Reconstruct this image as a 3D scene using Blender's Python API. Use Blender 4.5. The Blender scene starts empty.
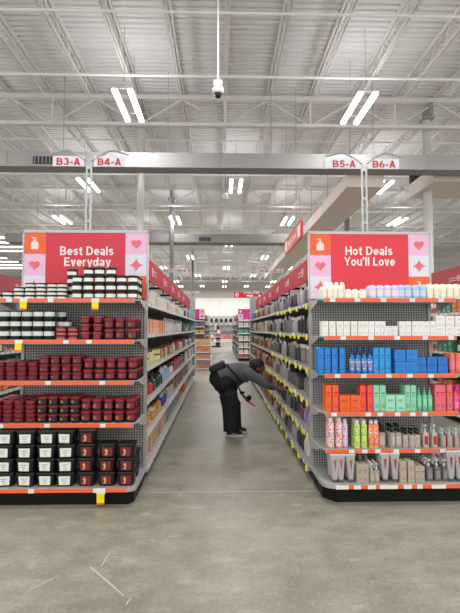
import bpy, bmesh, math, random
from mathutils import Vector, Matrix, noise
random.seed(7)
C = bpy.context.scene
COL = C.collection
PI = math.pi

# ------------------------------------------------------------------ camera, world, exposure
FPX, IW, IH = 443.0, 460.0, 613.0
PITCH = math.atan(22.5 / FPX); YAW = -math.atan(10.5 / FPX)
cam = bpy.data.cameras.new('camera'); camo = bpy.data.objects.new('camera', cam); COL.objects.link(camo)
cam.sensor_fit = 'VERTICAL'; cam.sensor_height = 24.0; cam.lens = 24.0 * FPX / IH
cam.clip_end = 300
camo.location = (0, 0, 1.5); camo.rotation_euler = (PI / 2 + PITCH, 0, YAW)
C.camera = camo
C.view_settings.view_transform = 'Standard'; C.view_settings.look = 'None'
C.view_settings.gamma = 1; C.view_settings.use_curve_mapping = False
C.view_settings.exposure = 0.06
W = bpy.data.worlds.new('world'); C.world = W; W.use_nodes = True
W.node_tree.nodes['Background'].inputs[0].default_value = (1.0, 0.985, 0.96, 1)
W.node_tree.nodes['Background'].inputs[1].default_value = 1.35
LAMP_W = 43.0          # each ceiling fixture
UP_W = 9.0            # fill added above each fixture to brighten the roof deck
TUBE_E = 4.5

def at(px, py, Y):
    """point in the plane y=Y seen at a pixel of the survey photograph"""
    M = Matrix.Rotation(YAW, 3, 'Z') @ Matrix.Rotation(PI / 2 + PITCH, 3, 'X')
    d = M @ Vector(((px - IW / 2) / FPX, -(py - IH / 2) / FPX, -1))
    return Vector((0, 0, 1.5)) + d * (Y / d.y)

# ------------------------------------------------------------------ materials
MATS = {}
def mat(name, rgb, rough=0.5, metal=0.0, emit=0.0, spec=0.5, alpha=None, trans=0.0):
    if name in MATS: return MATS[name]
    m = bpy.data.materials.new(name); m.use_nodes = True
    b = m.node_tree.nodes['Principled BSDF']
    b.inputs['Base Color'].default_value = (*rgb, 1); b.inputs['Roughness'].default_value = rough
    b.inputs['Metallic'].default_value = metal; b.inputs['Specular IOR Level'].default_value = spec
    if emit:
        b.inputs['Emission Color'].default_value = (1, 0.99, 0.96, 1); b.inputs['Emission Strength'].default_value = emit
    if trans: b.inputs['Transmission Weight'].default_value = trans
    MATS[name] = m
    return m
def sr(r, g, b):     # sRGB 0-255 to linear
    f = lambda c: (c / 255 / 12.92) if c / 255 <= 0.04045 else ((c / 255 + 0.055) / 1.055) ** 2.4
    return (f(r), f(g), f(b))
def noisy(name, c1, c2, scale=5, rough=0.5, rough2=None, bump=0.0, detail=6, coords='Object', stretch=(1, 1, 1)):
    if name in MATS: return MATS[name]
    m = mat(name, c1, rough); nt = m.node_tree; N = nt.nodes; L = nt.links; b = N['Principled BSDF']
    tc = N.new('ShaderNodeTexCoord'); mp = N.new('ShaderNodeMapping'); mp.inputs['Scale'].default_value = stretch
    nz = N.new('ShaderNodeTexNoise'); nz.inputs['Scale'].default_value = scale; nz.inputs['Detail'].default_value = detail
    cr = N.new('ShaderNodeValToRGB'); cr.color_ramp.elements[0].color = (*c1, 1); cr.color_ramp.elements[1].color = (*c2, 1)
    cr.color_ramp.elements[0].position = 0.3; cr.color_ramp.elements[1].position = 0.7
    L.new(tc.outputs[coords], mp.inputs[0]); L.new(mp.outputs[0], nz.inputs['Vector']); L.new(nz.outputs[0], cr.inputs[0]); L.new(cr.outputs[0], b.inputs['Base Color'])
    if bump:
        bp = N.new('ShaderNodeBump'); bp.inputs['Strength'].default_value = bump; L.new(nz.outputs[0], bp.inputs['Height']); L.new(bp.outputs[0], b.inputs['Normal'])
    return m
def pegboard(name, axis, base, hole):
    m = mat(name, base, 0.5); nt = m.node_tree; N = nt.nodes; L = nt.links; b = N['Principled BSDF']
    tc = N.new('ShaderNodeTexCoord'); sx = N.new('ShaderNodeSeparateXYZ'); L.new(tc.outputs['Object'], sx.inputs[0])
    def cell(out):
        d = N.new('ShaderNodeMath'); d.operation = 'MULTIPLY'; d.inputs[1].default_value = 1 / 0.0254; L.new(out, d.inputs[0])
        f = N.new('ShaderNodeMath'); f.operation = 'FRACT'; L.new(d.outputs[0], f.inputs[0])
        s = N.new('ShaderNodeMath'); s.operation = 'SUBTRACT'; s.inputs[1].default_value = 0.5; L.new(f.outputs[0], s.inputs[0])
        p = N.new('ShaderNodeMath'); p.operation = 'POWER'; p.inputs[1].default_value = 2; L.new(s.outputs[0], p.inputs[0]); return p
    a = cell(sx.outputs[axis]); c = cell(sx.outputs[2])
    ad = N.new('ShaderNodeMath'); ad.operation = 'ADD'; L.new(a.outputs[0], ad.inputs[0]); L.new(c.outputs[0], ad.inputs[1])
    lt = N.new('ShaderNodeMath'); lt.operation = 'LESS_THAN'; lt.inputs[1].default_value = 0.10; L.new(ad.outputs[0], lt.inputs[0])
    mx = N.new('ShaderNodeMix'); mx.data_type = 'RGBA'; mx.inputs[6].default_value = (*base, 1); mx.inputs[7].default_value = (*hole, 1)
    L.new(lt.outputs[0], mx.inputs[0]); L.new(mx.outputs[2], b.inputs['Base Color'])
    return m
def floral(name, ground, c1, c2, scale=45):
    m = mat(name, ground, 0.35); nt = m.node_tree; N = nt.nodes; L = nt.links; b = N['Principled BSDF']
    tc = N.new('ShaderNodeTexCoord'); v = N.new('ShaderNodeTexVoronoi'); v.inputs['Scale'].default_value = scale
    L.new(tc.outputs['Object'], v.inputs['Vector'])
    lt = N.new('ShaderNodeMath'); lt.operation = 'LESS_THAN'; lt.inputs[1].default_value = 0.42; L.new(v.outputs['Distance'], lt.inputs[0])
    sx = N.new('ShaderNodeSeparateColor'); L.new(v.outputs['Color'], sx.inputs[0])
    gt = N.new('ShaderNodeMath'); gt.operation = 'GREATER_THAN'; gt.inputs[1].default_value = 0.5; L.new(sx.outputs[0], gt.inputs[0])
    m1 = N.new('ShaderNodeMix'); m1.data_type = 'RGBA'; m1.inputs[6].default_value = (*c1, 1); m1.inputs[7].default_value = (*c2, 1); L.new(gt.outputs[0], m1.inputs[0])
    m2 = N.new('ShaderNodeMix'); m2.data_type = 'RGBA'; m2.inputs[6].default_value = (*ground, 1)
    L.new(lt.outputs[0], m2.inputs[0]); L.new(m1.outputs[2], m2.inputs[7]); L.new(m2.outputs[2], b.inputs['Base Color'])
    return m
def colr(r, g, b, rough=0.45, metal=0.0): return mat('paint_%d_%d_%d_%d' % (r, g, b, int(rough * 100)), sr(r, g, b), rough, metal)

STEEL = mat('shelf_grey', sr(176, 176, 174), 0.4, 0.15)
STEELD = mat('shelf_upright_grey', sr(150, 150, 149), 0.45, 0.1)
PEG = pegboard('pegboard_face', 0, sr(172, 171, 169), sr(48, 48, 48))
PEGY = pegboard('pegboard_aisle_face', 1, sr(165, 164, 162), sr(60, 60, 60))
BLACK = mat('kick_black', sr(12, 12, 13), 0.5, spec=.25)
ORANGE = mat('rail_orange', sr(248, 104, 58), 0.45)
TAGW = mat('tag_white', sr(235, 235, 232), 0.5)
TAGY = mat('tag_yellow', sr(245, 225, 20), 0.5)
REDS = mat('sign_red', sr(214, 50, 68), 0.4)
DRED = mat('header_red', sr(184, 46, 60), 0.6, spec=.2)
DRED2 = mat('header_burgundy', sr(160, 26, 44), 0.45)
PINKS = mat('sign_pink', sr(240, 190, 222), 0.4)
LILAC = mat('sign_pale', sr(228, 226, 240), 0.4)
SORANGE = mat('sign_orange', sr(242, 100, 52), 0.4)
HEART = noisy('heart_coral', sr(232, 92, 110), sr(240, 130, 145), 12, 0.35)
WHITE = mat('white_plain', sr(240, 240, 238), 0.45)
CEILW = mat('ceiling_white', sr(228, 226, 227), 0.6)
JOISTW = mat('joist_white', sr(222, 219, 218), 0.55)
DUCTW = mat('duct_white', sr(152, 151, 151), 0.65, spec=.1)
DUCTT = mat('duct_tan', sr(222, 208, 200), 0.55)
TUBE = mat('lamp_tube', (1, 1, 1), 0.4, emit=TUBE_E)
ALU = mat('aluminium', sr(180, 182, 184), 0.3, 0.6)
REDTXT = mat('text_red', sr(205, 30, 50), 0.5)
SIGNBLUE = mat('aisle_plate', sr(225, 232, 242), 0.4)

# ------------------------------------------------------------------ mesh helpers
class MB:
    def __init__(s): s.bm = bmesh.new()
    def box(s, x0, x1, y0, y1, z0, z1):
        v = [s.bm.verts.new(p) for p in ((x0, y0, z0), (x1, y0, z0), (x1, y1, z0), (x0, y1, z0), (x0, y0, z1), (x1, y0, z1), (x1, y1, z1), (x0, y1, z1))]
        for f in ((0, 3, 2, 1), (4, 5, 6, 7), (0, 1, 5, 4), (1, 2, 6, 5), (2, 3, 7, 6), (3, 0, 4, 7)): s.bm.faces.new([v[i] for i in f])
        return s
    def prism(s, pts, z0, z1):      # outline in x,y ; counter-clockwise
        a = [s.bm.verts.new((x, y, z0)) for x, y in pts]; b = [s.bm.verts.new((x, y, z1)) for x, y in pts]; n = len(pts)
        s.bm.faces.new(a[::-1]); s.bm.faces.new(b)
        for i in range(n): s.bm.faces.new((a[i], a[(i + 1) % n], b[(i + 1) % n], b[i]))
        return s
    def plate(s, pts, y0, y1):      # outline in x,z extruded along y
        a = [s.bm.verts.new((x, y0, z)) for x, z in pts]; b = [s.bm.verts.new((x, y1, z)) for x, z in pts]; n = len(pts)
        s.bm.faces.new(a); s.bm.faces.new(b[::-1])
        for i in range(n): s.bm.faces.new((a[(i + 1) % n], a[i], b[i], b[(i + 1) % n]))
        return s
    def plateyz(s, pts, x0, x1):
        a = [s.bm.verts.new((x0, y, z)) for y, z in pts]; b = [s.bm.verts.new((x1, y, z)) for y, z in pts]; n = len(pts)
        s.bm.faces.new(a[::-1]); s.bm.faces.new(b)
        for i in range(n): s.bm.faces.new((a[i], a[(i + 1) % n], b[(i + 1) % n], b[i]))
        return s
    def lathe(s, prof, seg=16, cx=0, cy=0, a0=0.0, a1=2 * PI, sx=1, sy=1, closed=True):
        full = abs(a1 - a0 - 2 * PI) < 1e-6; n = seg if full else seg + 1
        rings = []
        for r, z in prof:
            rings.append([s.bm.verts.new((cx + sx * r * math.cos(a0 + (a1 - a0) * i / seg), cy + sy * r * math.sin(a0 + (a1 - a0) * i / seg), z)) for i in range(n)])
        for a, b in zip(rings, rings[1:]):
            for i in range(n if full else n - 1):
                j = (i + 1) % n; s.bm.faces.new((a[i], a[j], b[j], b[i]))
        if closed and full:
            s.bm.faces.new(rings[0][::-1]); s.bm.faces.new(rings[-1])
        return s
    def rbox(s, secs, ccx=0, ccy=0, r=0.2, seg=3):  # rounded-rectangle sections: (half w, half d, z)
        rings = []
        for hw, hd, z in secs:
            rr = min(hw, hd) * r; pts = []
            for qx, qy, st in ((1, 1, 0), (-1, 1, PI / 2), (-1, -1, PI), (1, -1, 1.5 * PI)):
                for k in range(seg + 1):
                    a = st + k * PI / 2 / seg
                    pts.append((ccx + qx * (hw - rr) + rr * math.cos(a), ccy + qy * (hd - rr) + rr * math.sin(a)))
            rings.append([s.bm.verts.new((x, y, z)) for x, y in pts])
        n = len(rings[0])
        for a, b in zip(rings, rings[1:]):
            for i in range(n): s.bm.faces.new((a[i], a[(i + 1) % n], b[(i + 1) % n], b[i]))
        s.bm.faces.new(rings[0][::-1]); s.bm.faces.new(rings[-1]); return s
    def tube(s, pts, r, seg=8, rz=None, up=Vector((0, 0, 1))):
        pts = [Vector(p) for p in pts]; rs = r if isinstance(r, (list, tuple)) else [r] * len(pts)
        rings = []
        for i, p in enumerate(pts):
            t = (pts[min(i + 1, len(pts) - 1)] - pts[max(i - 1, 0)]).normalized()
            u = up if abs(t.dot(up)) < 0.95 else Vector((0, 1, 0))
            a = t.cross(u).normalized(); b = a.cross(t).normalized()
            ra, rb = rs[i] if isinstance(rs[i], (list, tuple)) else (rs[i], rs[i])
            rings.append([s.bm.verts.new(p + a * ra * math.cos(2 * PI * k / seg) + b * rb * math.sin(2 * PI * k / seg)) for k in range(seg)])
        for a, b in zip(rings, rings[1:]):
            for i in range(seg): s.bm.faces.new((a[i], a[(i + 1) % seg], b[(i + 1) % seg], b[i]))
        s.bm.faces.new(rings[0][::-1]); s.bm.faces.new(rings[-1]); return s
    def ball(s, c, r, seg=16, rot=None):
        r = r if isinstance(r, (list, tuple)) else (r, r, r)
        m = Matrix.Translation(c) @ (rot.to_4x4() if rot else Matrix()) @ Matrix.Diagonal((*r, 1))
        bmesh.ops.create_uvsphere(s.bm, u_segments=seg, v_segments=max(6, seg // 2), radius=1, matrix=m); return s
    def build(s, name, m, parent=None, smooth=False, label=None):
        me = bpy.data.meshes.new(name); bmesh.ops.recalc_face_normals(s.bm, faces=s.bm.faces); s.bm.to_mesh(me); s.bm.free()
        me.materials.append(m)
        if smooth:
            for p in me.polygons: p.use_smooth = True
            try: me.set_sharp_from_angle(angle=math.radians(38))
            except Exception: pass
        o = bpy.data.objects.new(name, me); COL.objects.link(o)
        if parent: o.parent = parent
        if label: o['label'] = label
        return o
def tag(o, label=None, cat=None, group=None, kind=None):
    if label: o['label'] = label
    if cat: o['category'] = cat
    if group: o['group'] = group
    if kind: o['kind'] = kind
    return o
def empty(name, loc=(0, 0, 0), rz=0.0):
    o = bpy.data.objects.new(name, None); COL.objects.link(o); o.location = loc; o.rotation_euler = (0, 0, rz); o.empty_display_size = 0.1; return o
def struct(o, label=None): o['kind'] = 'structure'; return o
def copy_tree(o, parent=None):
    c = o.copy(); COL.objects.link(c)
    if parent: c.parent = parent
    for ch in o.children: copy_tree(ch, c)
    return c
def A_(cx, cy, rx, ry, a0, a1, n=12):
    return [(cx + rx * math.cos(math.radians(a0 + (a1 - a0) * k / n)), cy + ry * math.sin(math.radians(a0 + (a1 - a0) * k / n))) for k in range(n + 1)]
VL = [(.095, 0), (.095, 1)]
GLYPH = {   # advance width, strokes in units of the capital height
    'B': (.70, [VL, [(0, .905), (.36, .905)] + A_(.36, .70, .19, .205, 90, -90) + [(0, .495)], [(0, .095), (.40, .095)] + A_(.40, .295, .21, .2, -90, 90) + [(.3, .495)]]),
    'D': (.76, [VL, [(0, .905), (.32, .905)] + A_(.32, .5, .33, .405, 90, -90, 16) + [(0, .095)]]),
    'E': (.64, [VL, [(0, .905), (.60, .905)], [(0, .5), (.56, .5)], [(0, .095), (.62, .095)]]),
    'H': (.74, [VL, [(.645, 0), (.645, 1)], [(0, .5), (.7, .5)]]),
    'Y': (.70, [[(.05, 1), (.35, .42)], [(.65, 1), (.35, .42)], [(.35, 0), (.35, .48)]]),
    'L': (.58, [VL, [(0, .095), (.58, .095)]]),
    'A': (.72, [[(.09, 0), (.36, 1)], [(.63, 0), (.36, 1)], [(.17, .29), (.55, .29)]]),
    'N': (.76, [VL, [(.665, 0), (.665, 1)], [(.1, .95), (.66, .05)]]),
    'C': (.74, [A_(.39, .5, .29, .41, 45, 315, 18)]),
    'e': (.60, [A_(.31, .365, .215, .275, 0, 318, 16), [(.1, .365), (.6, .365)]]),
    's': (.54, [A_(.27, .52, .165, .135, 25, 270) + A_(.27, .235, .175, .145, 90, -155)]),
    't': (.42, [[(.2, .08), (.2, .92)], [(0, .65), (.4, .65)], [(.2, .085), (.4, .085)]]),
    'a': (.58, [[(.46, 0), (.46, .53)], A_(.28, .52, .18, .13, 165, 0), A_(.27, .21, .18, .125, 0, 360)]),
    'l': (.22, [VL]),
    'i': (.22, [[(.095, 0), (.095, .72)], [(.095, .84), (.095, 1)]]),
    'v': (.54, [[(.08, .73), (.27, 0)], [(.46, .73), (.27, 0)]]),
    'r': (.40, [[(.095, 0), (.095, .73)], A_(.31, .42, .215, .22, 180, 85)]),
    'y': (.56, [[(.08, .73), (.29, .05)], [(.50, .73), (.24, -.2)], [(.26, -.19), (.06, -.19)]]),
    'd': (.62, [A_(.28, .365, .19, .275, 0, 360, 16), [(.51, 0), (.51, 1)]]),
    'o': (.62, [A_(.31, .365, .215, .275, 0, 360, 16)]),
    'u': (.60, [[(.095, .73), (.095, .3)] + A_(.30, .28, .205, .19, 180, 360), [(.505, 0), (.505, .73)]]),
    "'": (.20, [[(.09, .68), (.09, 1)]]), '-': (.38, [[(.03, .38), (.35, .38)]]), ' ': (.26, []),
    '3': (.62, [A_(.31, .71, .19, .2, 150, -90), A_(.31, .3, .22, .21, 90, -150)]),
    '4': (.66, [[(.45, 0), (.45, 1)], [(0, .27), (.64, .27)], [(.42, .95), (.06, .29)]]),
    '5': (.62, [[(.12, .905), (.56, .905)], [(.15, .42), (.17, .92)], A_(.3, .33, .22, .24, 140, -150)]),
    '6': (.62, [A_(.32, .31, .22, .22, 0, 360), A_(.44, .42, .34, .49, 185, 95)]),
    '7': (.60, [[(.02, .905), (.58, .905)], [(.5, .9), (.2, 0)]]), '8': (.62, [A_(.31, .72, .18, .185, 0, 360), A_(.31, .3, .22, .21, 0, 360)]),
}
def text_obj(name, t, cap, m, parent, loc, rot=(0, 0, 0), width=None, sw=.165, label=None):
    """solid grotesque lettering drawn from strokes; stands in the local x,z plane, baseline at z=0, centred on x"""
    tot = sum(GLYPH[c][0] + .08 for c in t) - .08; kx = (width / tot) if width else cap
    b = MB(); x0 = -tot / 2; q = 0
    for c in t:
        adv, strokes = GLYPH[c]
        for st in strokes:
            st = [Vector(p) for p in st]; L_, R_ = [], []
            for i, p in enumerate(st):
                d = (st[min(i + 1, len(st) - 1)] - st[max(i - 1, 0)]).normalized(); n = Vector((-d.y, d.x)) * sw / 2
                L_.append(p + n); R_.append(p - n)
            f = lambda v: ((x0 + v.x) * kx, v.y * cap)
            for i in range(len(st) - 1): q += 1; b.plate([f(L_[i]), f(R_[i]), f(R_[i + 1]), f(L_[i + 1])], -.002 - q * 3e-5, .002)
        x0 += adv + .08
    o = b.build(name, m, parent); o.location = loc; o.rotation_euler = rot
    if label: o['label'] = label
    return o
ORD = ['zeroth', 'first', 'second', 'third', 'fourth', 'fifth', 'sixth', 'seventh', 'eighth', 'ninth', 'tenth', 'eleventh', 'twelfth', 'thirteenth', 'fourteenth', 'fifteenth', 'sixteenth', 'seventeenth', 'eighteenth', 'nineteenth', 'twentieth']
def ordn(i): return ORD[i] if i < len(ORD) else '%dth' % i

# ------------------------------------------------------------------ the building
FY0, FY1, FX = -6.0, 51.3, 34.0
def build_floor():
    b = MB(); b.box(-FX, FX, FY0, FY1, -0.1, 0)
    m = mat('polished_concrete', sr(150, 144, 133), 0.42); nt = m.node_tree; N = nt.nodes; L = nt.links; bs = N['Principled BSDF']
    tc = N.new('ShaderNodeTexCoord')
    def nz(scale, detail, stretch=(1, 1, 1)):
        mp = N.new('ShaderNodeMapping'); mp.inputs['Scale'].default_value = stretch; L.new(tc.outputs['Object'], mp.inputs[0])
        n = N.new('ShaderNodeTexNoise'); n.inputs['Scale'].default_value = scale; n.inputs['Detail'].default_value = detail; n.inputs['Roughness'].default_value = 0.62
        L.new(mp.outputs[0], n.inputs['Vector']); return n
    a = nz(0.9, 5); c = nz(4.5, 12, (0.8, 1.3, 1)); d = nz(38, 6)
    def ramp(src, c0, c1, p0, p1):
        r = N.new('ShaderNodeValToRGB'); r.color_ramp.elements[0].position = p0; r.color_ramp.elements[1].position = p1
        r.color_ramp.elements[0].color = (*c0, 1); r.color_ramp.elements[1].color = (*c1, 1); L.new(src.outputs[0], r.inputs[0]); return r
    r1 = ramp(a, sr(134, 130, 115), sr(158, 154, 139), 0.3, 0.7)
    r2 = ramp(c, (0.74, 0.74, 0.74), (1.16, 1.16, 1.16), 0.3, 0.72)
    r3 = ramp(d, (0.84, 0.84, 0.84), (1.12, 1.12, 1.12), 0.33, 0.67)
    def mul(x, y):
        mm = N.new('ShaderNodeMix'); mm.data_type = 'RGBA'; mm.blend_type = 'MULTIPLY'; mm.inputs[0].default_value = 1; L.new(x, mm.inputs[6]); L.new(y, mm.inputs[7]); return mm.outputs[2]
    q = mul(mul(r1.outputs[0], r2.outputs[0]), r3.outputs[0])
    # pale scuffs with their own shape
    sc = nz(5.5, 12, (0.7, 1.5, 1)); rs = ramp(sc, (0, 0, 0), (0.6, 0.6, 0.6), 0.58, 0.74)
    mx = N.new('ShaderNodeMix'); mx.data_type = 'RGBA'; mx.inputs[7].default_value = (*sr(186, 180, 168), 1)
    L.new(rs.outputs[0], mx.inputs[0]); L.new(q, mx.inputs[6]); L.new(mx.outputs[2], bs.inputs['Base Color'])
    rr = ramp(c, (0.30, 0.30, 0.30), (0.52, 0.52, 0.52), 0.3, 0.7); L.new(rr.outputs[0], bs.inputs['Roughness'])
    struct(b.build('floor', m))
build_floor()
# corrugated roof deck
ZC = 7.5
def deck():
    b = MB(); bm = b.bm; prev = None; y = 1.5; P = 0.152
    prof = []
    while y < FY1:
        prof += [(y, ZC), (y + 0.075, ZC), (y + 0.092, ZC + 0.038), (y + 0.135, ZC + 0.038)]; y += P
    prev = None
    for (yy, zz) in prof:
        cur = (bm.verts.new((-FX, yy, zz)), bm.verts.new((FX, yy, zz)))
        if prev: bm.faces.new((prev[0], prev[1], cur[1], cur[0]))
        prev = cur
    b.box(-FX, FX, FY0, FY1, ZC + 0.06, ZC + 0.16)
    return b.build('ceiling', CEILW)
struct(deck())
for yy in (at(230, 46, 8).y and 9.25, 21.0, 33.0):
    MB().box(-FX, FX, yy, yy + .035, ZC - .012, ZC + .002).build('deck_lap', JOISTW, bpy.data.objects['ceiling'], label='seam where two roof sheets lap')
for yy in (-.6, 4.17, 9.0, 13.9, 18.7, 25, 31, 37, 43):
    MB().box(-FX, FX, yy - .007, yy + .007, -.01, .0006).build('floor_joint', mat('joint_pale', sr(182, 176, 162), .6), bpy.data.objects['floor'], label='pale sawn joint in the concrete')
b = MB()
for (p0, p1, w) in (((90, 567), (124, 596), .009), ((101, 567), (110, 552), .006), ((126, 605), (131, 598), .008), ((30, 590), (60, 575), .006)):
    g0, g1 = [Vector((0, 0, 1.5)) + (at(*p, 3.0) - Vector((0, 0, 1.5))) * (1.5 / (1.5 - at(*p, 3.0).z)) for p in (p0, p1)]
    n = (g1 - g0).cross(Vector((0, 0, 1))).normalized() * w
    b.prism([tuple((g0 + n * .4)[:2]), tuple((g1 + n * .3)[:2]), tuple((g1 - n * .3)[:2]), tuple(((g0 + g1) / 2 - n)[:2]), tuple((g0 - n * .6)[:2])], -.005, .0005)
b.build('floor_scratch', mat('scratch_pale', sr(184, 178, 165), .6), bpy.data.objects['floor'], label='pale scrapes in the concrete')
WALLW = noisy('back_wall_white', sr(222, 220, 214), sr(232, 230, 225), 0.6, 0.7)
WALLG = noisy('back_wall_upper_grey', sr(172, 168, 163), sr(180, 176, 170), 0.4, 0.75)
b = MB(); b.box(-FX, FX, FY1, FY1 + 0.3, 0, 5.1); struct(b.build('wall_back', WALLW))
b = MB(); b.box(-FX, FX, FY1 - 0.05, FY1 + 0.3, 5.1, ZC + 0.1); wbu = b.build('upper_panel', WALLG, bpy.data.objects['wall_back']); wbu['label'] = 'grey upper wall panel'
b = MB()
for x in range(-30, 31, 6): b.box(x - 0.02, x + 0.02, FY1 - 0.02, FY1 + .01, 0, 5.1)
b.build('wall_joint', mat('joint_grey', sr(196, 194, 188), 0.7), bpy.data.objects['wall_back'])

# bar joists, one object per line
GY = [3.7, 11.0, 18.3, 25.6, 32.9, 40.2, 47.5]
JX = [0.14 + 1.087 * k for k in range(-17, 18)]
def joist_mesh():
    b = MB(); ends = [-3.6] + GY + [FY1 - 0.1]
    b.box(-0.055, -0.012, -5.5, FY1 - 0.05, 7.42, ZC - 0.002); b.box(0.012, 0.055, -5.5, FY1 - 0.05, 7.42, ZC - 0.002)
    for y0, y1 in zip(ends, ends[1:]):
        b.box(-0.045, -0.012, y0 + 0.7, y1 - 0.7, 7.06, 7.10); b.box(0.012, 0.045, y0 + 0.7, y1 - 0.7, 7.06, 7.10)
        n = 10; st = (y1 - y0 - 1.4) / n
        b.tube([(0, y0 + 0.1, 7.43), (0, y0 + 0.7, 7.08)], 0.012, 4)
        b.tube([(0, y1 - 0.1, 7.43), (0, y1 - 0.7, 7.08)], 0.012, 4)
        for k in range(n):
            ya = y0 + 0.7 + k * st
            b.tube([(0, ya, 7.08), (0, ya + st / 2, 7.43), (0, ya + st, 7.08)], 0.011, 4)
    return b
j0 = None
for i, x in enumerate(JX):
    if j0 is None: j0 = joist_mesh().build('roof_joist', JOISTW); o = j0
    else: o = j0.copy(); COL.objects.link(o)
    o.location.x = x
    side = 'left' if x < 0 else 'right'; k = sum(1 for q in JX if (0 <= q < x) or (x < q < 0)) + 1
    tag(o, 'white open-web roof joist, %s line %s of the ceiling camera\'s rod' % (ordn(k), side), 'joist', 'roof joists')
gn = ['nearest', 'second', 'third', 'fourth', 'fifth', 'sixth', 'farthest']
for i, y in enumerate(GY):
    g = empty('roof_girder', (0, y, 0)); tag(g, '%s white truss girder crossing the store under the roof' % gn[i], 'girder', 'roof girders')
    b = MB(); b.box(-FX, FX, -0.07, 0.07, 7.3, 7.41); b.build('top_chord', JOISTW, g)
    b = MB(); b.box(-FX, FX, -0.06, 0.06, 6.62, 6.70); b.build('bottom_chord', JOISTW, g)
    b = MB(); x = JX[0]
    while x < JX[-1]:
        b.tube([(x, 0, 7.33), (x + 1.087, 0, 6.66), (x + 2.174, 0, 7.33)], 0.028, 4); b.box(x + 1.067, x + 1.107, -.02, .02, 6.66, 7.33); x += 2.174
    b.build('web', JOISTW, g)
for i, (y, z) in enumerate(((7.45, 7.0), (9.4, 7.0), (12.7, 7.0), (15.6, 7.0), (20.4, 7.0), (23.4, 7.0), (28.6, 7.0))):
    b = MB(); b.tube([(-26, y, z), (26, y, z)], 0.028 if i else 0.022, 8)
    tag(b.build('sprinkler_pipe', WHITE, smooth=True), 'thin white sprinkler pipe across the ceiling, %s from the front' % ordn(i + 1), 'pipe', 'sprinkler pipes')
# columns
cn = 0
for (x, ys, side) in ((-2.02, (11.0, 18.3, 32.9), 'left'), (5.42, (11.0, 18.3, 25.6), 'right')):
    for i, y in enumerate(ys):
        c = empty('steel_column', (x, y + 0.25, 0)); r = 0.085 if x < 0 else 0.105
        tag(c, '%s white round steel column on the %s side of the aisle' % (['nearest', 'second', 'third'][i], side), 'column', 'steel columns')
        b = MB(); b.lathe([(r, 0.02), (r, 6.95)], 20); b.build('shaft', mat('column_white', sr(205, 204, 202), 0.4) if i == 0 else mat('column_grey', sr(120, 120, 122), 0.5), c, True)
        b = MB(); b.box(-0.17, 0.17, -0.17, 0.17, 0, 0.025); b.build('base_plate', STEELD, c)
        b = MB(); b.box(-0.14, 0.14, -0.2, 0.14, 6.95, 7.0); b.box(-.05, .05, -.3, .1, 7.0, 7.3); b.build('cap_plate', STEELD, c)
# ducts and soffits
def duct(name, x0, x1, y0, y1, z0, z1, label, m=DUCTW, flange=None):
    d = empty(name, ((x0 + x1) / 2, (y0 + y1) / 2, z0)); tag(d, label, 'duct')
    ax, ay = (x1 - x0) / 2, (y1 - y0) / 2
    MB().box(-ax, ax, -ay, ay, 0, z1 - z0).build('casing', m, d)
    b = MB()
    n = int(max(ax, ay) * 2 / 2.4)
    for k in range(1, n):
        t = -1 + 2 * k / n
        if ax > ay: b.box(t * ax - .012, t * ax + .012, -ay - .012, ay + .012, -.012, z1 - z0 + .012)
        else: b.box(-ax - .012, ax + .012, t * ay - .012, t * ay + .012, -.012, z1 - z0 + .012)
    b.build('flange', m, d)
    for k in range(n):
        t = -1 + 2 * (k + .5) / n
        px, py = (t * ax, 0) if ax > ay else (0, t * ay)
        MB().tube([(px, py, z1 - z0), (px, py, ZC - z0)], .008, 5).build('hanger_rod', STEELD, d)
    return d
d1 = duct('air_duct', -24, 24, 9.9, 10.3, 5.16, 5.50, 'long pale boxed duct crossing the store behind the aisle number signs')
d2 = duct('air_duct', -9, 3.0, 18.6, 19.3, 5.16, 5.52, 'farther pale duct crossing beyond the first one, ending at the lengthwise duct')
d3 = duct('air_duct', 3.03, 3.92, 10.32, 30, 4.88, 5.2, 'lengthwise duct with tan underside running away above the right shelving', DUCTT)
d4 = duct('air_duct', 5.2, 14, 10.45, 11.9, 5.08, 5.6, 'wide tan duct tucked behind the first duct at far right', DUCTT)
def grille(dct, xc, w, h, dy):
    b = MB(); b.box(xc - w / 2, xc + w / 2, dy - .03, dy + .01, .06, .06 + h); g = b.build('air_grille', mat('grille_dark', sr(40, 42, 44), .5), dct, label='dark louvred air grille')
    b = MB()
    for k in range(5): b.box(xc - w / 2 + (k + .5) * w / 5 - .008, xc - w / 2 + (k + .5) * w / 5 + .008, dy - .036, dy, .06, .06 + h)
    b.build('louvre', STEELD, g)
grille(d1, at(43, 156, 9.9).x, .42, .16, -.2)
grille(d2, at(205, 238, 18.6).x + 3.0, .5, .16, -.35)
p = at(409, 173, 10.45); q = at(424, 173, 10.45); r = at(409, 185, 10.45)
b = MB(); b.plate([(p.x, p.z), (r.x, r.z), (q.x, q.z)], 10.34, 10.44)
tag(b.build('duct_opening_shade', mat('opening_shade', sr(44, 44, 48), .6)), 'dark triangle standing for a shaded opening under the first duct near the right column', 'panel')  # dark sheet painted in for the shade of an opening beside the duct

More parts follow.
